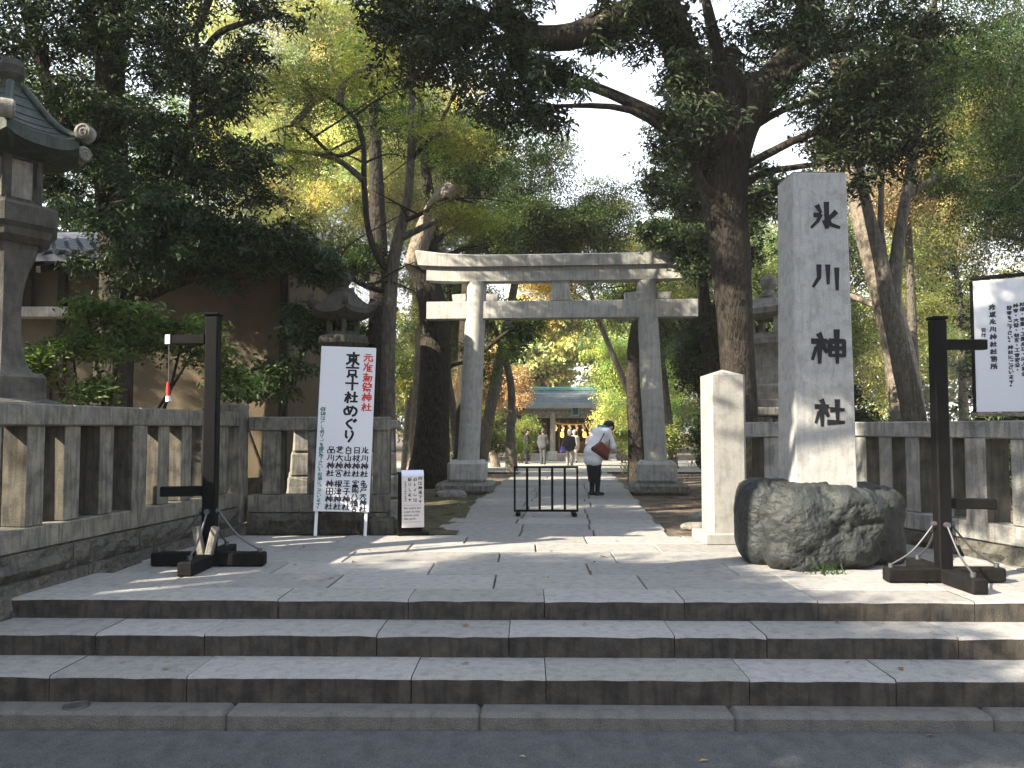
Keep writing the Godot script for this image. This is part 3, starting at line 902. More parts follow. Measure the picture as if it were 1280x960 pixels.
# a stone lantern: profiles per part; sides 4 or 6
func make_lantern(label: String, at: Vector3, turn: float, sides: int, o: Dictionary) -> Node3D:
	var t := thing("stone_lantern", label, "stone lantern", at, turn)
	var st: Material = o.get("stone", M.stone_dark)
	var ph := PI / sides
	var m := MB.new()
	m.lathe(o.finial, 16)
	part("finial", m, o.get("finial_mat", st), t)
	# roof: curved faces with upturned corners
	m = MB.new()
	var R: float = o.roof_r
	var y0: float = o.roof_y
	var y1: float = o.roof_top
	var lift: float = o.get("curl", 0.12)
	var rows := 7
	var each := 8
	var grid := []
	for k in sides:
		for j in rows + 1:
			for i in each + 1:
				var u := j / float(rows)
				var s := i / float(each) * 2.0 - 1.0
				var a0 := TAU * k / sides
				var a1 := TAU * (k + 1) / sides
				var d := Vector3(sin(a0), 0, cos(a0)).lerp(Vector3(sin(a1), 0, cos(a1)), i / float(each))
				var rr := lerpf(o.roof_in, R, pow(u, 0.85))
				var y := lerpf(y1, y0, 1.0 - pow(1.0 - u, 1.7)) + lift * pow(absf(s), 3.0) * u * u
				grid.append(d * rr + Vector3.UP * y)
	for k in sides:
		for j in rows:
			for i in each:
				var a: int = (k * (rows + 1) + j) * (each + 1) + i
				var am := TAU * (k + 0.5) / sides
				m.quad(grid[a], grid[a + 1], grid[a + each + 2], grid[a + each + 1], Vector3(sin(am), 1.4, cos(am)))
				if o.get("seams", false) and i == 0:
					pass
		for i in each:
			var a: int = (k * (rows + 1) + rows) * (each + 1) + i
			var dn := Vector3(0, -float(o.get("eave", 0.08)), 0)
			var am := TAU * (k + 0.5) / sides
			m.quad(grid[a], grid[a + 1], grid[a + 1] + dn, grid[a] + dn, Vector3(sin(am), 0, cos(am)))
			m.quad(grid[a] + dn, grid[a + 1] + dn, grid[a + 1] * Vector3(0.5, 0, 0.5) + Vector3.UP * (y0 - 0.16), grid[a] * Vector3(0.5, 0, 0.5) + Vector3.UP * (y0 - 0.16), Vector3.DOWN)
	var roof := part("roof", m, o.get("roof_mat", st), t)
	if o.get("seams", false):
		# standing rows of copper plates and the ridges with their curled ends
		for j in range(1, rows):
			for k in sides:
				var e := MB.new()
				var pts := []
				for i in each + 1:
					pts.append(grid[(k * (rows + 1) + j) * (each + 1) + i] + Vector3(0, 0.002, 0))
				e.tube(pts, [0.008, 0.008, 0.008, 0.008, 0.008, 0.008, 0.008, 0.008, 0.008], 4, false)
				part("plate_seam", e, o.roof_mat, roof)
		for k in sides:
			var e := MB.new()
			var pts := []
			var rr := []
			for j in rows + 1:
				pts.append(grid[(k * (rows + 1) + j) * (each + 1)] + Vector3(0, 0.015, 0)); rr.append(0.035)
			e.tube(pts, rr, 8)
			var rg := part("ridge", e, o.ridge_mat, roof)
			var c := MB.new()
			var tip: Vector3 = pts[-1]
			var dir := Vector3(tip.x, 0, tip.z).normalized()
			var side := dir.cross(Vector3.UP)
			var ctr := tip + dir * 0.05 + Vector3(0, 0.02, 0)
			c.tube([ctr - side * 0.05, ctr - side * 0.045, ctr + side * 0.045, ctr + side * 0.05], [0.06, 0.078, 0.078, 0.06], 20)
			var sp := []
			var sr := []
			for q in 22:
				var an := q * 0.55
				sp.append(ctr + side * 0.052 + (dir * cos(an) + Vector3.UP * sin(an)) * (0.068 - 0.0029 * q)); sr.append(0.008)
			c.tube(sp, sr, 5)
			for q in 22:
				sp[q] -= side * 0.104
			c.tube(sp, sr, 5)
			part("curled_end", c, M.stone_mid, rg)
	elif lift > 0.05:
		for k in sides:
			var tip: Vector3 = grid[(k * (rows + 1) + rows) * (each + 1)]
			var dir := Vector3(tip.x, 0, tip.z).normalized()
			var e := MB.new()
			e.tube(curve([tip - dir * 0.08 - Vector3(0, 0.03, 0), tip + dir * 0.02, tip + dir * 0.05 + Vector3(0, 0.07, 0), tip + dir * 0.0 + Vector3(0, 0.1, 0)], 3), [0.05, 0.048, 0.046, 0.044, 0.04, 0.036, 0.032, 0.03, 0.028, 0.025], 7)
			part("roof_curl", e, st, roof)
	# fire box: corner posts, a sill and a head, panels between
	var fr: float = o.fire_r
	var f0: float = o.fire0
	var f1: float = o.fire1
	var fb := MB.new()
	fb.lathe([[0, f0], [fr, f0], [fr, f0 + 0.06], [fr * 0.86, f0 + 0.06], [0, f0 + 0.06]], sides, true, 0)
	fb.lathe([[0, f1 - 0.08], [fr * 0.86, f1 - 0.08], [fr, f1 - 0.08], [fr, f1], [0, f1]], sides, true, 0)
	var fbo := part("fire_box", fb, st, t)
	for k in sides:
		var a := TAU * k / sides
		var w := fr * 0.26
		boxpart("corner_pillar", Vector3(sin(a), 0, cos(a)) * fr * 0.86 + Vector3.UP * (f0 + f1) / 2, Vector3(w, f1 - f0 - 0.1, w), st, fbo, 0.008, Vector3(0, a + (PI / 4 if sides == 4 else 0.0), 0))
		if o.get("panels", false):
			var am := TAU * (k + 0.5) / sides
			boxpart("window_panel", Vector3(sin(am), 0, cos(am)) * fr * 0.74 + Vector3.UP * (f0 + f1) / 2, Vector3(fr * 0.75, f1 - f0 - 0.12, 0.02), M.stone_mid, fbo, 0.004, Vector3(0, am, 0))
	m = MB.new()
	m.lathe(o.platform, sides, true)
	part("platform", m, o.get("platform_mat", st), t)
	m = MB.new()
	m.lathe(o.shaft, o.get("shaft_sides", sides), o.get("shaft_flat", true))
	part("shaft", m, o.get("shaft_mat", st), t)
	if o.has("base"):
		m = MB.new()
		m.lathe(o.base, o.get("base_sides", sides), true, PI / 4 if o.get("base_sides", sides) == 4 else 0.0)
		part("base", m, o.get("shaft_mat", st), t)
	return t

# ---------------------------------------------------------------- the scene
func _ready() -> void:
	rng.seed = 7
	var cam := Camera3D.new()
	cam.name = "camera"
	cam.position = Vector3(0, 1.8, 0)
	cam.rotation_degrees = Vector3(3.0, 0, 0)
	cam.fov = 49.76
	cam.far = 800
	cam.current = true
	add_child(cam)
	var env := Environment.new()
	env.background_mode = Environment.BG_SKY
	var sky := Sky.new()
	var sm := ProceduralSkyMaterial.new()
	sm.sky_top_color = Color(0.80, 0.85, 0.93)
	sm.sky_horizon_color = Color(0.98, 0.975, 0.96)
	sm.sky_curve = 0.2
	sm.ground_bottom_color = Color(0.3, 0.28, 0.25)
	sm.ground_horizon_color = Color(0.6, 0.6, 0.58)
	sm.sun_angle_max = 2.0
	sky.sky_material = sm
	env.sky = sky
	env.ambient_light_source = Environment.AMBIENT_SOURCE_SKY
	env.background_energy_multiplier = 0.66
	env.tonemap_mode = Environment.TONE_MAPPER_LINEAR
	env.tonemap_exposure = 3.9
	env.fog_enabled = true
	env.fog_density = 0.0007
	env.fog_light_color = Color(0.97, 0.97, 0.95)
	env.sdfgi_enabled = true
	env.ssao_enabled = true
	env.ssil_enabled = true
	var we := WorldEnvironment.new()
	we.name = "world_environment"
	we.environment = env
	add_child(we)
	var sun := DirectionalLight3D.new()
	sun.name = "sun"
	sun.light_energy = 1.6
	sun.light_color = Color(1.0, 0.95, 0.86)
	sun.light_angular_distance = 0.5
	sun.shadow_enabled = true
	add_child(sun)
	sun.look_at_from_position(Vector3(-0.74, 0.52, 0.42) * 50.0, Vector3.ZERO)
	materials()
	build_ground()
	build_fences()
	build_torii()
	build_buildings()
	build_lanterns()
	build_pillar()
	build_signs()
	build_people()
	build_trees()
	build_small()

func build_ground() -> void:
	# road and kerb
	var m := MB.new()
	m.quad(Vector3(-160, 0, -5.02), Vector3(160, 0, -5.02), Vector3(160, 0, 120), Vector3(-160, 0, 120), Vector3.UP)
	part("road", m, M.asphalt, self).set_meta("kind", "structure")
	m = MB.new()
	for q in [[-160.0, -4.85], [5.3, 160.0]]:
		m.quad(Vector3(q[0], 0.002, -5.0), Vector3(q[1], 0.002, -5.0), Vector3(q[1], 0.5, -6.9), Vector3(q[0], 0.5, -6.9), Vector3.UP)
	part("verge", m, M.dirt, self).set_meta("kind", "structure")
	m = ground_patch(Vector2(-40, 40), Vector2(-6.4, -60), 100, 70, 0.03, -0.02, 2)
	part("ground", m, M.dirt, self).set_meta("kind", "structure")
	m = MB.new()
	m.quad(Vector3(-400, -0.1, -59), Vector3(400, -0.1, -59), Vector3(400, -0.1, -500), Vector3(-400, -0.1, -500), Vector3.UP)
	for q in [-1, 1]:
		m.quad(Vector3(q * 39.9, PL - 0.05, -6.4), Vector3(q * 400, PL - 0.05, -6.4), Vector3(q * 400, -0.05, -60), Vector3(q * 39.9, -0.05, -60), Vector3.UP)
	part("far_ground", m, M.dirt, self).set_meta("kind", "structure")
	m = ground_patch(Vector2(-7, 13), Vector2(-26.5, -43), 30, 24, 0.01, 0.035, 12)
	part("gravel_court", m, M.gravel, self).set_meta("kind", "structure")
	m = ground_patch(Vector2(-1.62, -0.65), Vector2(-9.85, -15.6), 10, 40, 0.03, 0.018, 3)
	part("moss", m, M.moss, self).set_meta("kind", "stuff")
	var turn := deg_to_rad(-1.0)
	var kerb := setting("kerb", Vector3.ZERO, turn)
	for i in 12:
		var x := -9.0 + i * 1.53
		var km := MB.new()
		km.box(Vector3.ZERO, Vector3(1.527, 0.2, 0.20), 0.022)
		part("kerb_stone", km, M.kerb, kerb, Vector3(x + 0.3, -0.012, -5.145))
	# three steps of granite blocks
	var steps := setting("stone_steps", Vector3.ZERO, turn)
	var X := [[-4.75, -3.0, -2.13, -0.72, 0.12, 1.38, 2.28, 3.8, 5.2], [-4.6, -2.95, -2.2, -1.02, -0.12, 1.0, 1.62, 2.9, 5.2], [-3.82, -1.83, -0.87, 0.13, 1.15, 2.12, 3.25, 5.2]]
	var heights := [[0.03, 0.243, -5.241, -5.76], [0.17, 0.393, -5.697, -6.2], [0.3, 0.538, -6.139, -6.56]]
	for r in 3:
		for i in X[r].size() - 1:
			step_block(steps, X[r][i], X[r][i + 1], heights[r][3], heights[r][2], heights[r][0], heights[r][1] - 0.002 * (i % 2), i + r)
	# the plaza
	var plaza := setting("plaza", Vector3.ZERO, turn)
	var zs := [-6.566, -7.2, -7.84, -8.52, -9.12, -9.72]
	var first := [-4.1, -3.6, -4.4, -3.9, -4.2]
	for r in 5:
		var x: float = first[r]
		var i := 0
		while x < 5.4:
			var w := rng.randf_range(1.05, 1.5)
			if x + w > -3.6 + r * 0.1:
				var b := MB.new()
				b.box(Vector3.ZERO, Vector3(w - 0.014, 0.12, zs[r] - zs[r + 1] - 0.014), 0.008)
				var o := part("paving_slab", b, M.tread[(i + r) % 3], plaza, Vector3(x + w / 2, PL - 0.06 + rng.randf_range(-0.004, 0.003), (zs[r] + zs[r + 1]) / 2), Vector3(rng.randf_range(-0.003, 0.003), 0, rng.randf_range(-0.003, 0.003)))
			x += w
			i += 1
	# dark bed under the slabs shows in the joints
	var bed := MB.new()
	bed.box(Vector3(0.6, PL - 0.09, -8.1), Vector3(9.0, 0.1, 3.6), 0.01)
	part("paving_bed", bed, M.riser, self).set_meta("kind", "structure")
	# the approach path, turned a little to the right
	var path := setting("stone_path", Vector3(0.41, 0, -9.66), deg_to_rad(-4.3))
	var z := 0.0
	var row := 0
	while z > -30.0:
		var d := rng.randf_range(0.55, 0.95)
		var y := ground_y(0, -9.66 + z - d / 2) + 0.012
		var cut := [-1.4 + rng.randf_range(-0.05, 0.06), -0.42 + rng.randf_range(-0.1, 0.12), 0.52 + rng.randf_range(-0.05, 0.06), 1.4 + rng.randf_range(-0.05, 0.05)]
		for k in 3:
			var b := MB.new()
			b.box(Vector3.ZERO, Vector3(cut[k + 1] - cut[k] - 0.02, 0.14, d - 0.02), 0.012)
			part("path_slab", b, M.tread[rng.randi() % 3], path, Vector3((cut[k] + cut[k + 1]) / 2, y - 0.07 + rng.randf_range(-0.006, 0.004), z - d / 2), Vector3(0.023 if z < -9.5 else 0.0, 0, rng.randf_range(-0.006, 0.006)))
		z -= d
		row += 1

func build_fences() -> void:
	var A := Vector3(-3.735, 0, -6.31)
	var u := Vector3(0.1236, 0, -0.9923)
	var turnL := atan2(-u.z, u.x)
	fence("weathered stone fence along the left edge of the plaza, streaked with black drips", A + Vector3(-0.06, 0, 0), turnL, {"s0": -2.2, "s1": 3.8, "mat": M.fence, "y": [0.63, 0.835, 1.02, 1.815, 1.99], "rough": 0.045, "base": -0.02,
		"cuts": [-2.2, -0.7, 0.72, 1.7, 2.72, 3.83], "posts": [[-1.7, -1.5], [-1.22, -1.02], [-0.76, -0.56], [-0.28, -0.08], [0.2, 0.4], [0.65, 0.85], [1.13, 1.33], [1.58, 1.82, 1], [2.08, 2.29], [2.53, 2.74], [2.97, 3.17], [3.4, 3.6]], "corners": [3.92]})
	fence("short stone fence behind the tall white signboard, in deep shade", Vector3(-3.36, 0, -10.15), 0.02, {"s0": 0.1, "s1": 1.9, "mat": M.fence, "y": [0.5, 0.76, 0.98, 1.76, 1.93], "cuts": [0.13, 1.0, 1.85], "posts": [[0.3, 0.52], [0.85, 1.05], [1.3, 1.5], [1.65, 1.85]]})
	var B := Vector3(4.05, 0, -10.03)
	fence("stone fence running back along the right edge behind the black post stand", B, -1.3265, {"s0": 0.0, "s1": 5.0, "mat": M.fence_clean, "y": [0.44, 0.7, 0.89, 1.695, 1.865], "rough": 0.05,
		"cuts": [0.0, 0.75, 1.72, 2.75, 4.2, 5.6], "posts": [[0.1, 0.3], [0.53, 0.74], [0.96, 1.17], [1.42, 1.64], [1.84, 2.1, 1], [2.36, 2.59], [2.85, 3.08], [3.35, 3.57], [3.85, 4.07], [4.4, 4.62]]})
	fence("stone fence between the squat granite post and the name pillar", Vector3(2.52, 0, -9.3), 0.44, {"s0": 0.0, "s1": 2.0, "mat": M.fence_clean, "y": [0.44, 0.7, 0.89, 1.69, 1.86], "cuts": [0.05, 0.9, 1.62], "posts": [[0.42, 0.64], [0.9, 1.1], [1.36, 1.58]]})
	# the squat post at the end of the fence
	var t := thing("stone_post", "squat square granite post with a low pointed top at the end of the fence", "stone post", Vector3(2.36, PL, -9.28), 0.06)
	boxpart("plinth", Vector3(0, 0.055, 0), Vector3(0.58, 0.12, 0.56), M.post, t, 0.012)
	var m := MB.new()
	var h := 0.2
	var c := 0.03
	var ring := [Vector2(-h + c, h), Vector2(h - c, h), Vector2(h, h - c), Vector2(h, -h + c), Vector2(h - c, -h), Vector2(-h + c, -h), Vector2(-h, -h + c), Vector2(-h, h - c)]
	for i in 8:
		var a: Vector2 = ring[i]
		var b: Vector2 = ring[(i + 1) % 8]
		var o := Vector3(a.x + b.x, 0, a.y + b.y)
		m.quad(Vector3(a.x, 0.1, a.y), Vector3(b.x, 0.1, b.y), Vector3(b.x, 1.84, b.y), Vector3(a.x, 1.84, a.y), o)
		m.tri(Vector3(a.x, 1.84, a.y), Vector3(b.x, 1.84, b.y), Vector3(0, 1.91, 0), Vector3.UP)
	part("shaft", m, M.post, t)

func build_torii() -> void:
	var t := thing("torii", "tall grey granite torii gate spanning the path in patchy sunlight", "torii gate", Vector3(0.98, 0.5, -16.5), deg_to_rad(-4.3))
	for s in [-1.0, 1.0]:
		var m := MB.new()
		var pts := []
		var rr := []
		for i in 15:
			var k := i / 14.0
			pts.append(Vector3(s * lerpf(1.86, 1.69, k), lerpf(0.6, 4.22, k), 0))
			rr.append(lerpf(0.222, 0.197, k))
		m.tube(pts, rr, 28)
		part("pillar", m, M.torii, t)
		var b := MB.new()
		b.box(Vector3(s * 1.87, 0.43, 0), Vector3(0.74, 0.44, 0.74), 0.07)
		part("pedestal", b, M.torii, t)
		boxpart("plinth", Vector3(s * 1.9, 0.12, 0), Vector3(1.1, 0.2, 1.05), M.stone_mid, t, 0.05)
		for q in [-1.0, 1.0]:
			var w := MB.new()
			w.box(Vector3.ZERO, Vector3(0.26, 0.15, 0.2), 0.01, Basis(), Vector2(1.12, 1.0))
			part("wedge", w, M.torii, t, Vector3(s * 1.72 + q * 0.32, 3.905, 0), Vector3(0, 0, q * -0.06))
	# lower beam
	boxpart("tie_beam", Vector3(0, 3.65, 0), Vector3(5.4, 0.355, 0.26), M.torii, t, 0.012)
	var g := MB.new()
	g.box(Vector3.ZERO, Vector3(0.4, 0.4, 0.28), 0.012, Basis(), Vector2(0.9, 1))
	part("centre_strut", g, M.torii, t, Vector3(0.0, 4.025, 0))
	# the two upper beams rise at their ends; built in stones with joints
	for lay in [[2.7, 4.22, 4.5, 0.34, "lintel"], [2.86, 4.505, 4.75, 0.5, "cap_beam"]]:
		var cuts := [-lay[0], -0.75, 0.75, lay[0]]
		for k in 3:
			var m := MB.new()
			var n := 12
			var ring := []
			for i in n + 1:
				var x := lerpf(cuts[k] + 0.002, cuts[k + 1] - 0.002, i / float(n))
				var e := pow(absf(x) / 2.95, 5.0)
				var y0: float = lay[1] + 0.06 * e
				var y1: float = lay[2] + 0.14 * e
				var d: float = lay[3] * 0.5
				var px := x + signf(x) * 0.06 * (1.0 if (i == 0 and k == 0) or (i == n and k == 2) else 0.0)
				if lay[4] == "cap_beam":
					ring.append([Vector3(x, y0, d), Vector3(px, y1 - 0.03, d + 0.03), Vector3(px, y1 + 0.04, 0), Vector3(px, y1 - 0.03, -d - 0.03), Vector3(x, y0, -d)])
				else:
					ring.append([Vector3(x, y0, d), Vector3(x, y1, d), Vector3(x, y1, 0), Vector3(x, y1, -d), Vector3(x, y0, -d)])
			for i in n:
				for j in 5:
					var l := (j + 1) % 5
					var out: Vector3 = [Vector3.BACK, Vector3(0, 1, 0.05), Vector3(0, 1, -0.05), Vector3.FORWARD, Vector3.DOWN][j]
					m.quad(ring[i][j], ring[i + 1][j], ring[i + 1][l], ring[i][l], out)
			for e in [0, n]:
				for j in [1, 2, 3]:
					m.tri(ring[e][0], ring[e][j], ring[e][j + 1], Vector3.LEFT if e == 0 else Vector3.RIGHT)
			part(lay[4], m, M.torii, t)

func build_buildings() -> void:
	# the plastered building behind the left fence
	var t := thing("shrine_office", "brown plastered building with a tiled roof behind the left fence", "building", Vector3(-7.6, 0.5, -13.3))
	boxpart("wall", Vector3(-0.3, 1.95, -1.8), Vector3(8.6, 3.9, 3.6), M.plaster, t, 0.01)
	for x in [-4.45, -2.2, 0.35, 3.93]:
		boxpart("corner_pillar", Vector3(x, 1.93, 0.03), Vector3(0.13, 3.86, 0.1), M.timber, t)
	boxpart("dark_fascia", Vector3(-2.9, 3.5, 0.08), Vector3(5.6, 0.72, 0.06), M.timber, t)
	boxpart("pale_ledge", Vector3(-1.1, 3.12, 0.2), Vector3(3.4, 0.16, 0.3), M.torii, t)
	boxpart("sill", Vector3(-0.3, 0.25, 0.05), Vector3(8.7, 0.5, 0.1), M.stone_dark, t)
	var door := boxpart("door", Vector3(-0.9, 1.2, 0.03), Vector3(2.2, 2.3, 0.06), M.timber, t)
	for k in 4:
		boxpart("door_panel", Vector3(-0.78 + k * 0.52, 0, 0.04), Vector3(0.46, 2.1, 0.03), M.black_wood, door)
	# roof of rows of tiles
	var roof := MB.new()
	var sl := Vector3(0, 0.78, -2.6)
	var e0 := Vector3(-5.2, 3.93, 0.8)
	var e1 := Vector3(4.25, 3.93, 0.8)
	roof.quad(e0, e1, e1 + sl, e0 + sl, Vector3(0, 1, 1))
	roof.quad(e0 - Vector3(0, 0.1, 0), e1 - Vector3(0, 0.1, 0), e1 + sl - Vector3(0, 0.1, 0), e0 + sl - Vector3(0, 0.1, 0), Vector3(0, -1, -1))
	roof.quad(e0, e1, e1 - Vector3(0, 0.1, 0), e0 - Vector3(0, 0.1, 0), Vector3.BACK)
	roof.quad(e1, e1 + sl, e1 + sl - Vector3(0, 0.1, 0), e1 - Vector3(0, 0.1, 0), Vector3.RIGHT)
	roof.quad(e0 + sl, e1 + sl, e1 + sl + Vector3(0, -0.78, -2.6), e0 + sl + Vector3(0, -0.78, -2.6), Vector3(0, 1, -1))
	var ro := part("roof", roof, M.tile, t)
	for i in 44:
		var x := e0.x + 0.1 + i * 0.213
		var m := MB.new()
		for j in 7:
			var a := Vector3(x, 3.95, 0.83) + sl * (j / 7.0)
			var b := Vector3(x, 3.93, 0.83) + sl * ((j + 1) / 7.0)
			m.tube([a + Vector3(0, 0.03, 0), b + Vector3(0, 0.012, 0)], [0.055, 0.045], 6)
		part("tile_row", m, M.tile, ro)
	for i in 19:
		boxpart("rafter", Vector3(-5.0 + i * 0.49, 3.84, 0.32), Vector3(0.07, 0.1, 1.0), M.timber, ro, 0.004, Vector3(0.291, 0, 0))
	boxpart("gable_board", Vector3(4.2, 4.22, -0.5), Vector3(0.08, 0.26, 2.75), M.timber, ro, 0.01, Vector3(0.291, 0, 0))
	boxpart("ridge", Vector3(-0.45, 4.76, -1.8), Vector3(9.5, 0.22, 0.3), M.tile, ro, 0.05)
	# the hall at the end of the path
	var s := thing("shrine_hall", "dark open-fronted shrine hall with a sweeping roof at the far end of the path", "shrine hall", Vector3(3.4, 0.0, -46.5), deg_to_rad(-3))
	for k in 3:
		boxpart("stair", Vector3(0, 0.06 + k * 0.12, 1.5 - k * 0.3), Vector3(4.6, 0.12, 1.2), M.torii, s)
	boxpart("floor", Vector3(0, 0.2, -2.0), Vector3(6.6, 0.34, 5.0), M.stone_mid, s)
	boxpart("back_wall", Vector3(0, 1.7, -4.0), Vector3(6.2, 3.0, 0.15), M.timber, s)
	for q in [-1.0, 1.0]:
		boxpart("side_wall", Vector3(q * 3.05, 1.7, -2.0), Vector3(0.12, 3.0, 4.0), M.timber, s)
		boxpart("front_wall", Vector3(q * 2.35, 1.5, 0.05), Vector3(1.4, 2.4, 0.1), M.timber, s)
		for j in 7:
			boxpart("lattice_bar", Vector3(q * 2.35, 0.5 + j * 0.3, 0.12), Vector3(1.3, 0.03, 0.03), M.stone_mid, s, 0.003)
		for x in [1.15, 1.55, 3.05]:
			boxpart("column", Vector3(q * x, 1.6, 0.15), Vector3(0.18, 2.7, 0.18), M.timber, s, 0.02)
	boxpart("transom", Vector3(0, 2.62, 0.2), Vector3(6.5, 0.28, 0.24), M.beam, s)
	boxpart("lintel", Vector3(0, 2.3, 0.12), Vector3(6.3, 0.22, 0.16), M.timber, s)
	boxpart("offering_box", Vector3(0, 0.7, 0.0), Vector3(1.3, 0.6, 0.5), M.timber, s)
	for x in [-0.75, -0.25, 0.3, 0.75]:
		boxpart("lattice_post", Vector3(x, 1.35, -0.9), Vector3(0.05, 2.0, 0.05), M.stone_mid, s)
	var roof2 := MB.new()
	var prof := []
	for j in 9:
		var k := j / 8.0
		prof.append(Vector2(lerpf(3.1, -1.2, k), 2.98 + 0.95 * pow(k, 1.3)))
	for j in 8:
		var a: Vector2 = prof[j]
		var b: Vector2 = prof[j + 1]
		var w := 4.1 - 0.5 * j / 8.0
		var w2 := 4.1 - 0.5 * (j + 1) / 8.0
		roof2.quad(Vector3(-w, a.y, a.x), Vector3(w, a.y, a.x), Vector3(w2, b.y, b.x), Vector3(-w2, b.y, b.x), Vector3(0, 1, 0.5))
		roof2.quad(Vector3(-w, a.y + 0.06, a.x + 0.01), Vector3(w, a.y + 0.06, a.x + 0.01), Vector3(w, a.y - 0.0, a.x + 0.012), Vector3(-w, a.y, a.x + 0.012), Vector3.BACK)
		roof2.quad(Vector3(-w, a.y - 0.16, a.x), Vector3(w, a.y - 0.16, a.x), Vector3(w2, b.y - 0.16, b.x), Vector3(-w2, b.y - 0.16, b.x), Vector3.DOWN)
		for q in [-1.0, 1.0]:
			roof2.quad(Vector3(q * w, a.y, a.x), Vector3(q * w2, b.y, b.x), Vector3(q * w2, b.y - 0.16, b.x), Vector3(q * w, a.y - 0.16, a.x), Vector3(q, 0, 0))
	roof2.quad(Vector3(-4.1, prof[0].y, prof[0].x), Vector3(4.1, prof[0].y, prof[0].x), Vector3(4.1, prof[0].y - 0.16, prof[0].x), Vector3(-4.1, prof[0].y - 0.16, prof[0].x), Vector3.BACK)
	roof2.quad(Vector3(-3.6, prof[8].y, prof[8].x), Vector3(3.6, prof[8].y, prof[8].x), Vector3(4.1, 2.6, -5.2), Vector3(-4.1, 2.6, -5.2), Vector3(0, 1, -0.5))
	var rp := part("roof", roof2, M.roof, s)
	boxpart("ridge", Vector3(0, 4.0, -1.2), Vector3(7.3, 0.26, 0.4), M.roof_green, rp, 0.06)
	for q in [-1.0, 1.0]:
		boxpart("ridge_end", Vector3(q * 3.72, 4.05, -1.2), Vector3(0.14, 0.5, 0.5), M.roof, rp, 0.04)
	for j in 6:
		var rowm := MB.new()
		rowm.box(Vector3.ZERO, Vector3(7.9 - j * 0.12, 0.05, 0.06), 0.01)
		part("roof_course", rowm, M.roof, rp, Vector3(0, lerpf(prof[j].y, prof[j + 1].y, 0.5) + 0.03, (prof[j].x + prof[j + 1].x) / 2))
	# straw rope with paper streamers
	var rope := MB.new()
	rope.tube(curve([Vector3(-1.15, 2.12, 0.3), Vector3(-0.5, 2.0, 0.34), Vector3(0.5, 2.0, 0.34), Vector3(1.15, 2.12, 0.3)], 5), [0.04, 0.045, 0.05, 0.055, 0.06, 0.06, 0.06, 0.06, 0.06, 0.06, 0.06, 0.055, 0.05, 0.045, 0.045, 0.04], 8)
	part("straw_rope", rope, M.beam, s)
	for i in 6:
		var zz := MB.new()
		for k in 3:
			zz.box(Vector3(0.05 * (k % 2), -0.11 * k, 0.01 * k), Vector3(0.12, 0.12, 0.006), 0.002, Basis(Vector3.BACK, 0.3))
		part("paper_streamer", zz, M.white, s, Vector3(-0.95 + i * 0.38, 1.88, 0.36))
	for x in [-0.62, 0.62]:
		var lm := MB.new()
		lm.lathe([[0.0, -0.16], [0.06, -0.16], [0.1, -0.08], [0.1, 0.08], [0.06, 0.16], [0.0, 0.16]], 14)
		var lo := thing("paper_lantern", "small glowing paper lantern hanging on the %s of the dark hall entrance" % ("left" if x < 0 else "right"), "paper lantern", Vector3(3.4 + x, 1.4, -46.0), 0, "paper lanterns in the hall entrance")
		part("lamp_shade", lm, M.glow, lo)
		var cap := MB.new()
		cap.tube([Vector3(0, 0.15, 0), Vector3(0, 0.19, 0)], [0.065, 0.05], 10)
		cap.tube([Vector3(0, 0.19, 0), Vector3(0, 0.75, 0)], [0.006, 0.006], 4)
		part("cap", cap, M.black, lo)
		var li := OmniLight3D.new()
		li.name = "lantern_light"
		li.light_color = Color(1.0, 0.75, 0.4)
		li.light_energy = 0.35
		li.light_size = 0.08
		li.omni_range = 20
		li.omni_attenuation = 2
		li.shadow_enabled = true
		lo.add_child(li)
	# the porch before the hall: pale columns, a bright beam and a name plaque
	for q in [-1.0, 1.0]:
		var pm := MB.new()
		pm.tube([Vector3(q * 1.12, 0.5, 2.4), Vector3(q * 1.1, 2.62, 2.4)], [0.15, 0.14], 16)
		part("porch_column", pm, M.beam_pale, s)
		boxpart("column_base", Vector3(q * 1.12, 0.28, 2.4), Vector3(0.5, 0.5, 0.5), M.torii, s, 0.04)
	boxpart("porch_beam", Vector3(0, 2.86, 2.4), Vector3(5.0, 0.24, 0.2), M.beam_pale, s)
	boxpart("porch_tie_beam", Vector3(0, 2.5, 2.4), Vector3(4.6, 0.4, 0.14), M.stone_mid, s)
	var plq := boxpart("plaque", Vector3(0.1, 2.7, 2.55), Vector3(0.4, 0.6, 0.06), M.roof_green, s, 0.01, Vector3(0.12, 0, 0))
	boxpart("plaque_face", Vector3(0, 0, 0.034), Vector3(0.28, 0.46, 0.012), M.copper, plq, 0.003)

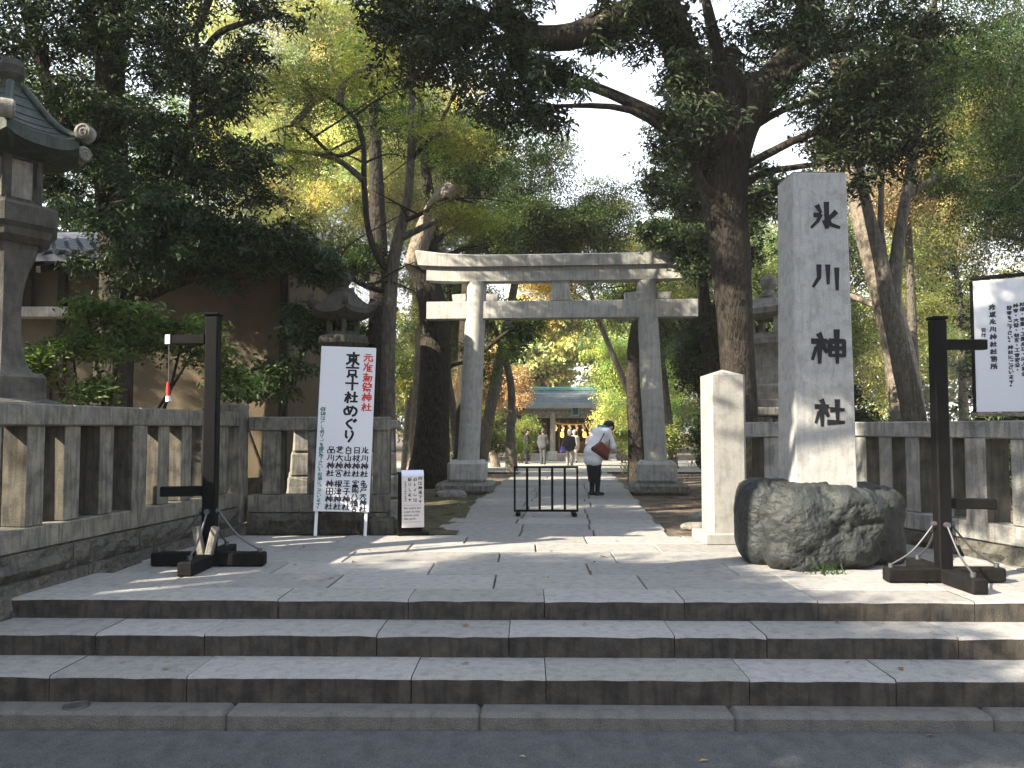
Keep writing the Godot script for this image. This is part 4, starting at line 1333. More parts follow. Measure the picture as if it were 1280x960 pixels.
func build_lanterns() -> void:
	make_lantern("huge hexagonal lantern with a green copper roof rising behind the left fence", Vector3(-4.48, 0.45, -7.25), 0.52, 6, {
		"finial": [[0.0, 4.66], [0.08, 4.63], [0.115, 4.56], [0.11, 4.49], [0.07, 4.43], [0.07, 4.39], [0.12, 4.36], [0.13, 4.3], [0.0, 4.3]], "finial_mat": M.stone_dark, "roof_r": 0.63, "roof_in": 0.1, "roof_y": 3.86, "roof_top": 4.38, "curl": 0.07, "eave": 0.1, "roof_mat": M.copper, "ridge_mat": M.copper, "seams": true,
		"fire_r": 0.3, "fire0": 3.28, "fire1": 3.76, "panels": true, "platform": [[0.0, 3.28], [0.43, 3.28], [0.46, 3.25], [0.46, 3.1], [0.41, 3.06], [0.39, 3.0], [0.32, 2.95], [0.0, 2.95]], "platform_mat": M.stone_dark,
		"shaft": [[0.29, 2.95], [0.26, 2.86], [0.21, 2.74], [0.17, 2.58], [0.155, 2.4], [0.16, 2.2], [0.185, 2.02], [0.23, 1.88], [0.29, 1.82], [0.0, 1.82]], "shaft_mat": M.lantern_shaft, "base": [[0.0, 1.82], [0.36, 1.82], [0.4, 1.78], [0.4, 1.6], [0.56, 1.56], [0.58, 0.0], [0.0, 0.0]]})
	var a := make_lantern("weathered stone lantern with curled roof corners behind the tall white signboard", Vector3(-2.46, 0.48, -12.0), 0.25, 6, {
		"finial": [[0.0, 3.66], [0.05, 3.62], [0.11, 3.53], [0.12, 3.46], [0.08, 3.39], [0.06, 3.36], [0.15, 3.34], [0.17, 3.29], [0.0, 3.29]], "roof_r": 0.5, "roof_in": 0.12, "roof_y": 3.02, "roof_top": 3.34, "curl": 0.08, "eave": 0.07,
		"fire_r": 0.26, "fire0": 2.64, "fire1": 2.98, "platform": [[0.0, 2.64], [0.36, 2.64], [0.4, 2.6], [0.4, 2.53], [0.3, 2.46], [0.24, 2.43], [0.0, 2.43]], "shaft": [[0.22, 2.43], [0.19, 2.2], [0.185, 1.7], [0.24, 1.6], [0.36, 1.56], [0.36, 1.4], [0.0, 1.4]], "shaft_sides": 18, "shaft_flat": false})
	plinth_of(a, 1.3, 0.66, 0.86, M.stone_mid)
	var b := make_lantern("stone lantern half hidden between the large tree and the name pillar", Vector3(4.12, 0.48, -13.2), 0.1, 4, {
		"finial": [[0.0, 3.78], [0.07, 3.76], [0.13, 3.68], [0.13, 3.6], [0.08, 3.52], [0.07, 3.46], [0.18, 3.44], [0.18, 3.4], [0.0, 3.4]], "roof_r": 0.55, "roof_in": 0.15, "roof_y": 3.2, "roof_top": 3.44, "curl": 0.04, "eave": 0.09, "stone": M.stone_mid,
		"fire_r": 0.34, "fire0": 2.76, "fire1": 3.12, "platform": [[0.0, 2.76], [0.5, 2.76], [0.52, 2.72], [0.52, 2.64], [0.42, 2.58], [0.36, 2.5], [0.0, 2.5]], "shaft": [[0.34, 2.5], [0.3, 2.3], [0.36, 2.02], [0.5, 1.98], [0.5, 1.76], [0.52, 1.75], [0.52, 1.5], [0.0, 1.5]], "shaft_mat": M.stone_mid})
	plinth_of(b, 1.5, 0.6, 0.75, M.stone_mid)

# a battered base of stacked blocks under a lantern
func plinth_of(t: Node3D, h: float, top: float, low: float, m: Material) -> void:
	var b := MB.new()
	b.box(Vector3(0, h + 0.06, 0), Vector3(top * 2 + 0.2, 0.13, top * 2 + 0.2), 0.02)
	part("cap_stone", b, m, t)
	var base := setting_part("plinth", t)
	for r in 4:
		var k0 := r / 4.0
		var y0 := h * k0
		var w := lerpf(low, top, pow(k0 + 0.12, 0.6))
		for s in 4:
			var n := 2 + r % 2
			for i in n:
				var x := (i + 0.5) / n * 2.0 * w - w
				var q := MB.new()
				q.box(Vector3.ZERO, Vector3(2.0 * w / n - 0.012, h / 4.0 - 0.014, 0.26), 0.02, Basis())
				var rot := Basis(Vector3.UP, s * PI / 2)
				part("block", q, m, base, rot * Vector3(x, y0 + h / 8.0, w - 0.13 - 0.001 * i), Vector3(-0.16 if r < 2 else -0.06, s * PI / 2, 0))

func setting_part(called: String, t: Node3D) -> Node3D:
	var o := Node3D.new()
	o.name = called
	t.add_child(o, true)
	return o

func build_pillar() -> void:
	var t := thing("boulder", "large dark rounded boulder that carries the inscribed pillar", "boulder", Vector3(2.78, PL, -7.75))
	make_rock(t, Vector3(0.04, 0.36, 0.0), Vector3(0.62, 0.43, 0.48), 5, 0.22, M.rock, "rock", 0.08)
	make_rock(t, Vector3(0.56, 0.3, -0.3), Vector3(0.4, 0.42, 0.45), 9, 0.16, M.rock, "rock")
	make_rock(t, Vector3(-0.36, 0.36, -0.15), Vector3(0.28, 0.44, 0.35), 14, 0.14, M.rock, "rock")
	var p := thing("name_pillar", "tall square granite pillar with four carved black characters, set in a boulder", "stone pillar", Vector3(2.88, PL + 0.55, -7.86), deg_to_rad(2.0))
	var m := MB.new()
	m.box(Vector3(0, 1.55, 0), Vector3(0.58, 3.1, 0.46), 0.012, Basis(), Vector2(0.875, 0.9))
	m.box(Vector3(0, 3.112, 0), Vector3(0.5, 0.03, 0.405), 0.012, Basis(), Vector2(0.7, 0.7))
	part("shaft", m, M.pillar, p)
	# characters cut into the face and painted black
	var spots := [[2.68, 0.29], [2.12, 0.28], [1.46, 0.33], [0.86, 0.29]]
	for i in 4:
		var g := MB.new()
		var y: float = spots[i][0]
		var sz: float = spots[i][1]
		glyph(g, "氷川神社"[i], Vector2(0.04 - sz / 2, sz / 2), sz, 0.0, 0.125, 0.6)
		part("carved_character", g, M.ink, p, Vector3(0, y, 0.23 - 0.023 * (y / 3.1) + 0.004), Vector3(-0.0075, 0, 0))
	var gr := MB.new()
	gr.colored = true
	for i in 42:
		gr.col = Color(0.04, 0.07, 0.02) * rng.randf_range(0.7, 1.5)
		var a := Vector3(rng.randfn(0, 0.07), 0, rng.randfn(0, 0.03))
		var d := Vector3(rng.randfn(0, 0.09), rng.randf_range(0.04, 0.14), rng.randfn(0.04, 0.05))
		gr.tri(a - Vector3(0.005, 0, 0), a + Vector3(0.005, 0, 0), a + d, Vector3.BACK)
	var go := part("grass_tuft", gr, M.litter, self, Vector3(2.72, PL, -7.2))
	tag(go, "small tuft of green grass at the foot of the boulder", "grass")

func build_signs() -> void:
	# the tall board
	var t := thing("signboard", "tall white signboard on two legs with black and red vertical writing", "signboard", Vector3(-1.99, PL, -9.66), deg_to_rad(4))
	var b := thing_part(t, "panel", Vector3(0, 0, 0), Vector3(-0.05, 0, -0.03))
	boxpart("face", Vector3(0, 1.25, 0), Vector3(0.64, 1.93, 0.03), M.white, b, 0.004)
	for q in [-1, 1]:
		boxpart("leg", Vector3(q * 0.285, 0.15, -0.02), Vector3(0.035, 0.3, 0.03), M.white, b, 0.003)
		boxpart("back_leg", Vector3(q * 0.285, 0.75, -0.32), Vector3(0.035, 1.6, 0.03), M.stone_mid, b, 0.003, Vector3(0.42, 0, 0))
	var z := 0.0165
	var blk := MB.new()
	var red := MB.new()
	var grn := MB.new()
	column(red, "元准勅祭神社", 0.235, 2.16, 0.115, 0.118, z, 0.13)
	column(blk, "東京十社めぐり", 0.055, 2.16, 0.158, 0.152, z, 0.15)
	var names := [["氷川神社", "亀戸天神社"], ["日枝神社", "富岡八幡宮"], ["白山神社", "王子神社"], ["芝大神宮", "根津神社"], ["品川神社", "神田神社"]]
	for i in 5:
		var x := 0.245 - i * 0.098
		column(blk, names[i][0], x, 1.045, 0.088, 0.09, z, 0.13)
		column(blk, names[i][1], x, 0.655, 0.088 if names[i][1].length() == 4 else 0.08, 0.088 if names[i][1].length() == 4 else 0.072, z, 0.13)
	column(grn, "詳細は「しおり」を御覧下さい。", -0.262, 1.5, 0.055, 0.052, z, 0.13)
	column(grn, "社頭にございます。", -0.262, 0.74, 0.05, 0.05, z, 0.13)
	part("lettering_black", blk, M.ink, b)
	part("lettering_red", red, M.ink_red, b)
	part("lettering_green", grn, M.ink_green, b)
	# the small stand sign
	var s := thing("stand_sign", "small cream notice on a black stand beside the foot of the tall signboard", "stand sign", Vector3(-1.17, PL, -9.82), deg_to_rad(14))
	boxpart("base", Vector3(0, 0.02, -0.04), Vector3(0.36, 0.035, 0.3), M.black, s)
	boxpart("back_board", Vector3(-0.02, 0.38, -0.08), Vector3(0.29, 0.7, 0.08), M.black, s, 0.01)
	var f := thing_part(s, "front_board", Vector3(0, 0.03, 0.05), Vector3(-0.1, 0, 0))
	boxpart("face", Vector3(0, 0.36, 0), Vector3(0.262, 0.6, 0.012), M.paper, f, 0.003)
	var fold := MB.new()
	var pts := []
	for i in 7:
		var a := i / 6.0
		pts.append(Vector3(0, 0.66 + 0.075 * sin(a * 1.4), 0.006 - 0.07 * (1 - cos(a * 1.4))))
	for i in 6:
		fold.quad(pts[i] + Vector3(-0.131, 0, 0), pts[i] + Vector3(0.131, 0, 0), pts[i + 1] + Vector3(0.131, 0, 0), pts[i + 1] + Vector3(-0.131, 0, 0), Vector3(0, 1, 1))
	part("folded_top", fold, M.paper_fold, f)
	var w := MB.new()
	column(w, "内は神域です", 0.085, 0.655, 0.046, 0.054, 0.0068, 0.14)
	column(w, "のトイレは", 0.025, 0.645, 0.046, 0.06, 0.0068, 0.14)
	column(w, "断りします", -0.037, 0.645, 0.046, 0.06, 0.0068, 0.14)
	column(w, "赤坂氷川神社社務所", -0.088, 0.6, 0.022, 0.027, 0.0068, 0.14)
	w.box(Vector3(-0.005, 0.32, 0.0065), Vector3(0.2, 0.003, 0.001), 0.0003)
	w.box(Vector3(-0.005, 0.125, 0.0065), Vector3(0.2, 0.003, 0.001), 0.0003)
	part("lettering", w, M.ink_grey, f)
	var font := SystemFont.new()
	font.font_names = PackedStringArray(["Droid Sans"])
	font.font_weight = 700
	var lines := ["No toilet for", "a pet in this", "shrine and", "the park."]
	for i in 4:
		var tm := TextMesh.new()
		tm.text = lines[i]
		tm.font = font
		tm.font_size = 32
		tm.pixel_size = 0.00105
		tm.depth = 0.001
		tm.horizontal_alignment = HORIZONTAL_ALIGNMENT_LEFT
		part("lettering", tm, M.ink_grey, f, Vector3(-0.107, 0.285 - i * 0.041, 0.0068))
	# the notice board behind the right fence
	var n := thing("notice_board", "large framed white notice board standing behind the right fence", "notice board", Vector3(5.9, 0.5, -8.72), deg_to_rad(-33))
	boxpart("face", Vector3(0, 2.2, 0), Vector3(1.76, 1.46, 0.05), M.white, n, 0.004)
	boxpart("frame", Vector3(0, 2.965, 0.0), Vector3(1.83, 0.035, 0.07), M.black_wood, n)
	boxpart("frame", Vector3(0, 1.44, 0.0), Vector3(1.86, 0.04, 0.09), M.bark_pale, n)
	for q in [-1, 1]:
		boxpart("frame", Vector3(q * 0.9, 2.2, 0), Vector3(0.03, 1.46, 0.07), M.black_wood, n)
		boxpart("leg", Vector3(q * 0.85, 0.7, -0.03), Vector3(0.1, 1.42, 0.08), M.timber, n)
	var l := MB.new()
	var rows := [[-0.19, 2.76, "個人向け"], [-0.245, 2.70, "初宮詣・七五三・元服・心願・安全"], [-0.305, 2.69, "家内安全・入学・願事・心願・成功"], [-0.365, 2.73, "法人向け"], [-0.42, 2.66, "社運・事業・工業成功・法人安全"], [-0.48, 2.65, "神事・大祭・初宮・工事安全・"], [-0.54, 2.63, "祭事をご下さい。神社にございます。"]]
	for r in rows:
		column(l, r[2], r[0], r[1], 0.048, 0.054, 0.027, 0.2)
	column(l, "赤坂氷川神社社務所", -0.70, 2.66, 0.065, 0.082, 0.027, 0.2)
	column(l, "受付", -0.79, 2.4, 0.045, 0.055, 0.027, 0.2)
	part("lettering", l, M.ink_grey, n)
	# the barrier on the path
	var g := thing("barrier", "low black steel barrier with upright bars standing on the path", "barrier", Vector3(0.49, PL, -12.0), deg_to_rad(-1))
	boxpart("top_rail", Vector3(0, 0.69, 0), Vector3(0.93, 0.028, 0.03), M.black, g, 0.006)
	boxpart("bottom_rail", Vector3(0, 0.065, 0), Vector3(0.93, 0.03, 0.03), M.black, g, 0.006)
	for q in [-1, 1]:
		boxpart("side_rail", Vector3(q * 0.451, 0.378, 0), Vector3(0.028, 0.594, 0.03), M.black, g, 0.006)
		boxpart("foot", Vector3(q * 0.4, 0.025, 0.02), Vector3(0.07, 0.04, 0.36), M.black, g, 0.01)
	for i in 4:
		boxpart("bar", Vector3(-0.272 + i * 0.181, 0.378, 0), Vector3(0.034, 0.594, 0.022), M.black, g, 0.004)
	var L := make_stand("black post stand on a cross base by the left fence, red tassel hanging from it", Vector3(-2.76, PL, -7.62), -1)
	make_stand("black iron post stand on a cross base in front of the right fence", Vector3(3.53, PL, -6.84), 1).scale = Vector3.ONE * 0.94
	for q in [-1.0, 1.0]:
		boxpart("strut", Vector3(0.0 + q * 0.06, 0.24, 0.1), Vector3(0.06, 0.26, 0.07), M.stone_mid, L, 0.006, Vector3(0, 0, q * -0.22))
	var ta := thing("tassel", "red and white tassel on a cord hanging from the left post stand's arm", "tassel", Vector3(-3.16, PL + 2.02, -7.6))
	var c := MB.new()
	c.tube([Vector3.ZERO, Vector3(0.004, -0.34, 0)], [0.004, 0.004], 5)
	part("cord", c, M.steel, ta)
	c = MB.new()
	c.tube([Vector3(0.0, -0.34, 0), Vector3(0.0, -0.40, 0), Vector3(0, -0.47, 0)], [0.01, 0.018, 0.016], 8)
	part("tassel_head", c, M.red, ta)
	c = MB.new()
	c.tube([Vector3(0.0, -0.47, 0), Vector3(0.008, -0.52, 0)], [0.02, 0.026], 8)
	part("tassel_fringe", c, M.white, ta)
	boxpart("tag", Vector3(0, 0.05, 0.03), Vector3(0.045, 0.09, 0.02), M.white, ta, 0.003)

func thing_part(t: Node3D, called: String, at: Vector3, rot: Vector3) -> Node3D:
	var o := Node3D.new()
	o.name = called
	o.position = at
	o.rotation = rot
	t.add_child(o, true)
	return o

func build_people() -> void:
	var coat := mat(lin(0.78, 0.78, 0.82), 0.8)
	var black := mat(lin(0.016, 0.016, 0.02), 0.9)
	var grey := mat(lin(0.05, 0.053, 0.058), 0.9)
	var navy := mat(lin(0.022, 0.021, 0.03), 0.9)
	var pale := mat(lin(0.3, 0.28, 0.26), 0.9)
	var blue := mat(lin(0.06, 0.25, 0.32), 0.9)
	var brown := mat(lin(0.16, 0.045, 0.028), 0.45)
	var brown2 := mat(lin(0.07, 0.022, 0.016), 0.5)
	var hair := mat(lin(0.012, 0.01, 0.009), 0.5)
	var whitehair := mat(lin(0.75, 0.73, 0.7), 0.7)
	var purple := mat(lin(0.08, 0.06, 0.3), 0.7)
	# facing is towards +z of the figure; turned to look right and away
	var w := person("bowing person in a white coat and long black skirt on the path", Vector3(1.55, PL - 0.01, -15.6), deg_to_rad(128), {"height": 1.56, "lean": 0.5, "nod": 0.75, "arms": "front", "cell": 0.016, "fine": 0.007, "coat": coat, "coat_end": 0.34, "flare": 0.015, "skirt": black, "skirt_end": 0.15, "tights": black, "hair": hair, "shoes": black, "scarf": blue})
	var bag := thing("shoulder_bag", "brown leather shoulder bag hanging on the back of the bowing person", "bag", Vector3(1.685, PL + 0.86, -15.42), deg_to_rad(8))
	var m := MB.new()
	m.box(Vector3.ZERO, Vector3(0.36, 0.2, 0.1), 0.03, Basis(Vector3.BACK, -0.62), Vector2(0.72, 0.8))
	part("pouch", m, brown, bag)
	m = MB.new()
	m.box(Vector3.ZERO, Vector3(0.37, 0.075, 0.11), 0.02, Basis(Vector3.BACK, -0.62))
	part("bottom", m, brown2, bag, Basis(Vector3.BACK, -0.62) * Vector3(0, -0.1, 0))
	m = MB.new()
	m.tube(curve([Vector3(-0.06, 0.13, 0), Vector3(0.03, 0.26, -0.05), Vector3(0.09, 0.33, -0.16), Vector3(0.15, 0.2, -0.1), Vector3(0.12, 0.02, 0.0)], 4), [0.011, 0.011, 0.011, 0.011, 0.011, 0.011, 0.011, 0.011, 0.011, 0.011, 0.011, 0.011, 0.011, 0.011, 0.011, 0.011, 0.011], 6)
	part("strap", m, brown2, bag)
	var far := 0.055
	person("person in a grey suit standing with the back turned, far along the path", Vector3(1.42, far, -38.0), deg_to_rad(170), {"height": 1.68, "coat": grey, "coat_end": 0.44, "trousers": grey, "hair": mat(lin(0.05, 0.046, 0.046), 0.6), "lean": 0.08, "arms": "held", "stride": 0.12})
	var b := person("person in a dark jacket and white trousers with pale hair walking towards the hall", Vector3(2.5, far, -36.0), deg_to_rad(183), {"height": 1.62, "coat": navy, "coat_end": 0.46, "trousers": pale, "hair": whitehair, "lean": 0.06, "stride": 0.3, "arms": "held"})
	var pb := thing("handbag", "blue shoulder bag on the left side of the pale-haired person", "bag", Vector3(2.2, far + 0.78, -35.95), deg_to_rad(10))
	m = MB.new()
	m.box(Vector3.ZERO, Vector3(0.24, 0.28, 0.12), 0.04, Basis(), Vector2(0.8, 0.8))
	part("pouch", m, purple, pb)
	m = MB.new()
	m.tube(curve([Vector3(-0.08, 0.12, 0), Vector3(0.06, 0.5, 0), Vector3(0.14, 0.56, -0.05), Vector3(0.09, 0.12, 0)], 4), [0.012, 0.012, 0.012, 0.012, 0.012, 0.012, 0.012, 0.012, 0.012, 0.012, 0.012, 0.012, 0.012], 5)
	part("strap", m, purple, pb)
	person("person in a long black coat, seen sideways, leftmost before the distant hall", Vector3(0.68, far, -39.0), deg_to_rad(100), {"height": 1.66, "coat": black, "coat_end": 0.3, "tights": black, "skirt": black, "skirt_end": 0.15, "hair": hair, "lean": 0.03, "arms": "held"})
	person("person in pale clothes standing just right of the pale-haired walker before the hall", Vector3(3.08, far, -41.0), deg_to_rad(185), {"height": 1.6, "coat": pale, "coat_end": 0.45, "trousers": pale, "hair": pale, "hat": true, "lean": 0.05, "stride": 0.2})
	person("person in a grey coat facing this way at the right of the hall entrance", Vector3(3.72, far, -39.0), deg_to_rad(-20), {"height": 1.6, "coat": mat(lin(0.08, 0.08, 0.1), 0.9), "coat_end": 0.4, "trousers": navy, "hair": mat(lin(0.1, 0.06, 0.04), 0.6), "long_hair": true, "lean": 0.05, "stride": 0.25, "arms": "held"})

func build_small() -> void:
	# loose stones beside the path
	for q in [[Vector3(2.35, PL - 0.02, -10.55), Vector3(0.22, 0.06, 0.13), "flat grey stone on the bare earth right of the path, nearest the plaza"], [Vector3(2.75, PL - 0.02, -11.3), Vector3(0.34, 0.1, 0.2), "rounded brown stone half sunk in the earth beside the large tree"], [Vector3(-1.15, PL - 0.02, -15.2), Vector3(0.3, 0.1, 0.2), "dark stone among roots in front of the left torii pedestal"]]:
		var t := thing("stone", q[2], "stone", q[0])
		make_rock(t, Vector3(0, q[1].y * 0.5, 0), q[1], int(q[0].z * -10), 0.2, M.stone_mid, "stone", 0.0, 2.4)
	var blk := thing("stone_block", "small square stone block on the ground between the two signs", "stone block", Vector3(-1.55, PL, -10.0), 0.1)
	boxpart("block", Vector3(0, 0.08, 0), Vector3(0.3, 0.2, 0.3), M.stone_dark, blk, 0.02)
	var lid := thing("drain_cover", "small round metal cover set into the kerb at the left", "drain cover", Vector3(-2.68, 0.09, -5.19))
	var m := MB.new()
	m.tube([Vector3(0, -0.01, 0), Vector3(0, 0.002, 0)], [0.075, 0.075], 20)
	part("cover", m, M.stone_dark, lid)
	m = MB.new()
	for k in 20:
		var a := TAU * k / 20.0
		var b := TAU * (k + 1) / 20.0
		m.tube([Vector3(cos(a), 0.02, sin(a)) * 0.075, Vector3(cos(b), 0.02, sin(b)) * 0.075], [0.006, 0.006], 4, false)
	part("rim", m, M.steel, lid)
	# fallen leaves
	var l := MB.new()
	l.colored = true
	var cols := [Color(0.35, 0.24, 0.06), Color(0.25, 0.13, 0.05), Color(0.42, 0.36, 0.18), Color(0.16, 0.1, 0.05)]
	for i in 2600:
		var x := rng.randf_range(-9, 12)
		var z := rng.randf_range(-9.9, -34)
		var on_path := absf(x - 0.41 - (-z - 9.66) * 0.075) < 1.5
		if on_path and rng.randf() < 0.85:
			continue
		leaf_on(l, Vector3(x, ground_y(x, z) + (0.02 if on_path else 0.03), z), cols)
	for i in 22:
		leaf_on(l, Vector3(rng.randf_range(-3.3, 4.2), PL + 0.006, rng.randf_range(-6.4, -9.6)), cols)
	for i in 5:
		leaf_on(l, Vector3(rng.randf_range(-3, 3.6), 0.4, rng.randf_range(-5.85, -6.05)), cols)
		leaf_on(l, Vector3(rng.randf_range(-3, 3.6), 0.25, rng.randf_range(-5.4, -5.6)), cols)
	for i in 14:
		leaf_on(l, Vector3(rng.randf_range(-4, 4), 0.008, rng.randf_range(-2.5, -4.95)), cols)
	part("fallen_leaves", l, M.litter, self).set_meta("kind", "stuff")

func leaf_on(m: MB, p: Vector3, cols: Array) -> void:
	m.col = cols[rng.randi() % cols.size()] * rng.randf_range(0.6, 1.3)
	var d := Vector3(1, 0, 0).rotated(Vector3.UP, rng.randf() * TAU) * rng.randf_range(0.02, 0.04)
	var s := Vector3(-d.z, 0, d.x) * 0.5
	var up := Vector3(0, rng.randf_range(0.004, 0.016), 0)
	m.tri(p - d, p + s + up, p + d, Vector3.UP)
	m.tri(p - d, p - s + up * 0.6, p + d, Vector3.UP)

func build_trees() -> void:
	var dark := Color(0.035, 0.055, 0.02)
	var green := Color(0.055, 0.085, 0.028)
	var olive := Color(0.11, 0.12, 0.035)
	var yellow := Color(0.27, 0.26, 0.07)
	var gold := Color(0.34, 0.24, 0.07)
	var rust := Color(0.24, 0.155, 0.075)
	# the large tree behind the squat post
	var t := thing("large_tree", "large dark tree with a furrowed trunk rising behind the name pillar", "tree", Vector3(3.28, 0.48, -11.5))
	var p := stem(t, "trunk", [Vector3(3.32, 0.4, -11.5), Vector3(3.25, 0.8, -11.5), Vector3(3.2, 1.3, -11.5), Vector3(3.14, 2.7, -11.5), Vector3(3.08, 3.9, -11.5), Vector3(2.99, 5.0, -11.5), Vector3(2.95, 5.9, -11.5), Vector3(2.97, 6.5, -11.5), Vector3(3.0, 6.95, -11.5)], [0.44, 0.28, 0.235, 0.23, 0.26, 0.32, 0.42, 0.36, 0.1], M.bark, 26, 8, 0.1)
	var limbs := [
		[[Vector3(2.98, 5.3, -11.5), Vector3(2.82, 6.1, -11.5), Vector3(2.5, 6.8, -11.4), Vector3(2.1, 7.7, -11.2), Vector3(1.6, 9.2, -11.0)], [0.3, 0.32, 0.28, 0.22, 0.12]],
		[[Vector3(2.2, 7.6, -11.25), Vector3(1.8, 7.55, -11.1), Vector3(1.4, 7.3, -10.9), Vector3(0.72, 7.0, -10.8), Vector3(0.12, 7.02, -10.7), Vector3(-0.12, 7.4, -10.6), Vector3(-0.35, 8.6, -10.5)], [0.16, 0.19, 0.185, 0.17, 0.15, 0.12, 0.07]],
		[[Vector3(2.97, 5.2, -11.5), Vector3(3.12, 5.85, -11.5), Vector3(3.42, 6.4, -11.5), Vector3(3.95, 7.0, -11.5), Vector3(4.25, 7.8, -11.5), Vector3(4.4, 9.3, -11.4)], [0.3, 0.3, 0.27, 0.24, 0.2, 0.1]],
		[[Vector3(3.3, 6.2, -11.6), Vector3(3.1, 7.0, -11.9), Vector3(2.9, 8.4, -12.2)], [0.14, 0.12, 0.06]],
		[[Vector3(2.95, 4.9, -11.4), Vector3(2.6, 5.2, -11.2), Vector3(2.3, 5.9, -11.0)], [0.07, 0.05, 0.03]]]
	for l in limbs:
		p += stem(t, "limb", l[0], l[1], M.bark_dark, 12, 6, 0.06)
	crown(t, [
		[Vector3(-0.9, 6.75, -10.5), Vector3(0.75, 0.6, 0.7), 299], [Vector3(-1.45, 7.2, -10.5), Vector3(0.6, 0.4, 0.6), 149], [Vector3(-0.05, 6.25, -10.5), Vector3(0.55, 0.45, 0.6), 207], [Vector3(0.55, 5.95, -10.5), Vector3(0.42, 0.36, 0.5), 138], [Vector3(-0.3, 7.2, -10.5), Vector3(0.8, 0.5, 0.7), 241],
		[Vector3(0.5, 6.5, -10.6), Vector3(0.5, 0.35, 0.5), 103], [Vector3(1.2, 7.35, -10.8), Vector3(0.6, 0.45, 0.6), 149], [Vector3(1.9, 7.15, -11.0), Vector3(0.55, 0.35, 0.6), 115], [Vector3(2.35, 5.9, -11.0), Vector3(0.45, 0.55, 0.5), 115], [Vector3(2.3, 6.75, -11.2), Vector3(0.35, 0.4, 0.4), 68],
		[Vector3(4.55, 6.3, -10.9), Vector3(0.95, 0.8, 0.9), 357], [Vector3(5.15, 5.75, -10.9), Vector3(0.6, 0.6, 0.6), 189], [Vector3(4.4, 5.35, -10.9), Vector3(0.55, 0.45, 0.5), 138], [Vector3(5.2, 6.9, -10.9), Vector3(0.7, 0.6, 0.7), 189], [Vector3(4.0, 7.5, -11.1), Vector3(0.7, 0.45, 0.7), 138], [Vector3(3.5, 7.4, -12.2), Vector3(0.8, 0.5, 0.7), 149],
		[Vector3(3.75, 5.1, -11.3), Vector3(0.35, 0.4, 0.4), 63], [Vector3(2.2, 7.9, -11.9), Vector3(0.8, 0.5, 0.8), 126],
		[Vector3(0.5, 9.0, -10.5), Vector3(2.0, 0.9, 1.8), 651], [Vector3(3.0, 9.8, -11.0), Vector3(2.2, 1.0, 2.0), 651], [Vector3(5.2, 8.8, -10.8), Vector3(1.6, 0.9, 1.6), 465], [Vector3(2.2, 9.3, -8.2), Vector3(2.0, 0.8, 1.6), 465], [Vector3(4.6, 8.6, -7.8), Vector3(1.6, 0.8, 1.6), 372]], "broad", Color(0.025, 0.036, 0.017), 101, p, M.bark_dark, 0.84, 0.27, 0.25)
	# dark evergreen right of the gate
	tree("evergreen_tree", "dense dark evergreen crowding the right end of the torii's cap beam", "", Vector3(4.3, 0.48, -17.4), [Vector3(4.3, 0.4, -17.4), Vector3(4.2, 2.5, -17.4), Vector3(4.0, 5.0, -17.3), Vector3(3.7, 8.5, -17.3)], [0.2, 0.15, 0.12, 0.05],
		[[Vector3(3.5, 6.7, -16.9), Vector3(0.8, 0.7, 0.6), 380], [Vector3(3.55, 5.35, -15.7), Vector3(0.55, 0.35, 0.35), 230], [Vector3(2.85, 5.55, -15.8), Vector3(0.4, 0.28, 0.3), 120], [Vector3(3.5, 4.85, -15.8), Vector3(0.35, 0.25, 0.3), 90], [Vector3(4.4, 5.3, -16.9), Vector3(0.6, 0.6, 0.5), 280], [Vector3(4.4, 4.0, -17.6), Vector3(0.7, 0.6, 0.5), 260], [Vector3(3.7, 7.9, -17.3), Vector3(0.9, 0.8, 0.8), 360], [Vector3(4.9, 6.3, -17.4), Vector3(0.9, 1.1, 0.8), 420], [Vector3(4.1, 3.2, -17.8), Vector3(0.6, 0.6, 0.5), 220], [Vector3(5.0, 3.4, -17.4), Vector3(0.8, 1.0, 0.6), 330], [Vector3(4.5, 9.2, -17.6), Vector3(1.3, 1.0, 1.0), 380]], "dense", Color(0.032, 0.048, 0.02), 111, M.bark_dark, 1.0)
	# twin trunks right of the pillar
	t = thing("forked_tree", "forked grey tree with sunlit patches just right of the name pillar", "tree", Vector3(6.75, 0.48, -14.2))
	p = stem(t, "trunk", [Vector3(6.85, 0.4, -14.0), Vector3(6.82, 1.7, -14.0), Vector3(6.6, 3.0, -14.0), Vector3(6.42, 3.9, -14.0), Vector3(6.3, 4.6, -14.0), Vector3(6.1, 5.5, -14.0), Vector3(5.9, 6.5, -14.0), Vector3(5.7, 8.5, -14.0)], [0.24, 0.2, 0.17, 0.15, 0.12, 0.09, 0.075, 0.04], M.bark_grey, 14)
	p += stem(t, "limb", [Vector3(6.48, 3.75, -14.0), Vector3(6.55, 4.6, -14.0), Vector3(6.7, 5.5, -14.0), Vector3(6.95, 6.8, -14.0), Vector3(7.1, 8.5, -14.0)], [0.12, 0.11, 0.09, 0.07, 0.04], M.bark_grey, 10)
	p += stem(t, "limb", [Vector3(6.4, 4.3, -14.0), Vector3(6.35, 5.2, -14.1), Vector3(6.4, 6.2, -14.1)], [0.07, 0.055, 0.04], M.bark_grey, 8)
	crown(t, [[Vector3(5.8, 7.4, -14), Vector3(0.8, 0.5, 0.8), 160], [Vector3(7.2, 7.8, -14), Vector3(1.1, 0.7, 0.9), 260], [Vector3(7.6, 6.2, -14.5), Vector3(0.6, 0.35, 0.6), 90], [Vector3(5.9, 9.2, -14), Vector3(1.6, 1.0, 1.4), 420], [Vector3(7.6, 9.6, -14), Vector3(1.6, 1.0, 1.4), 420]], "fine", green, 121, p, M.bark_grey)
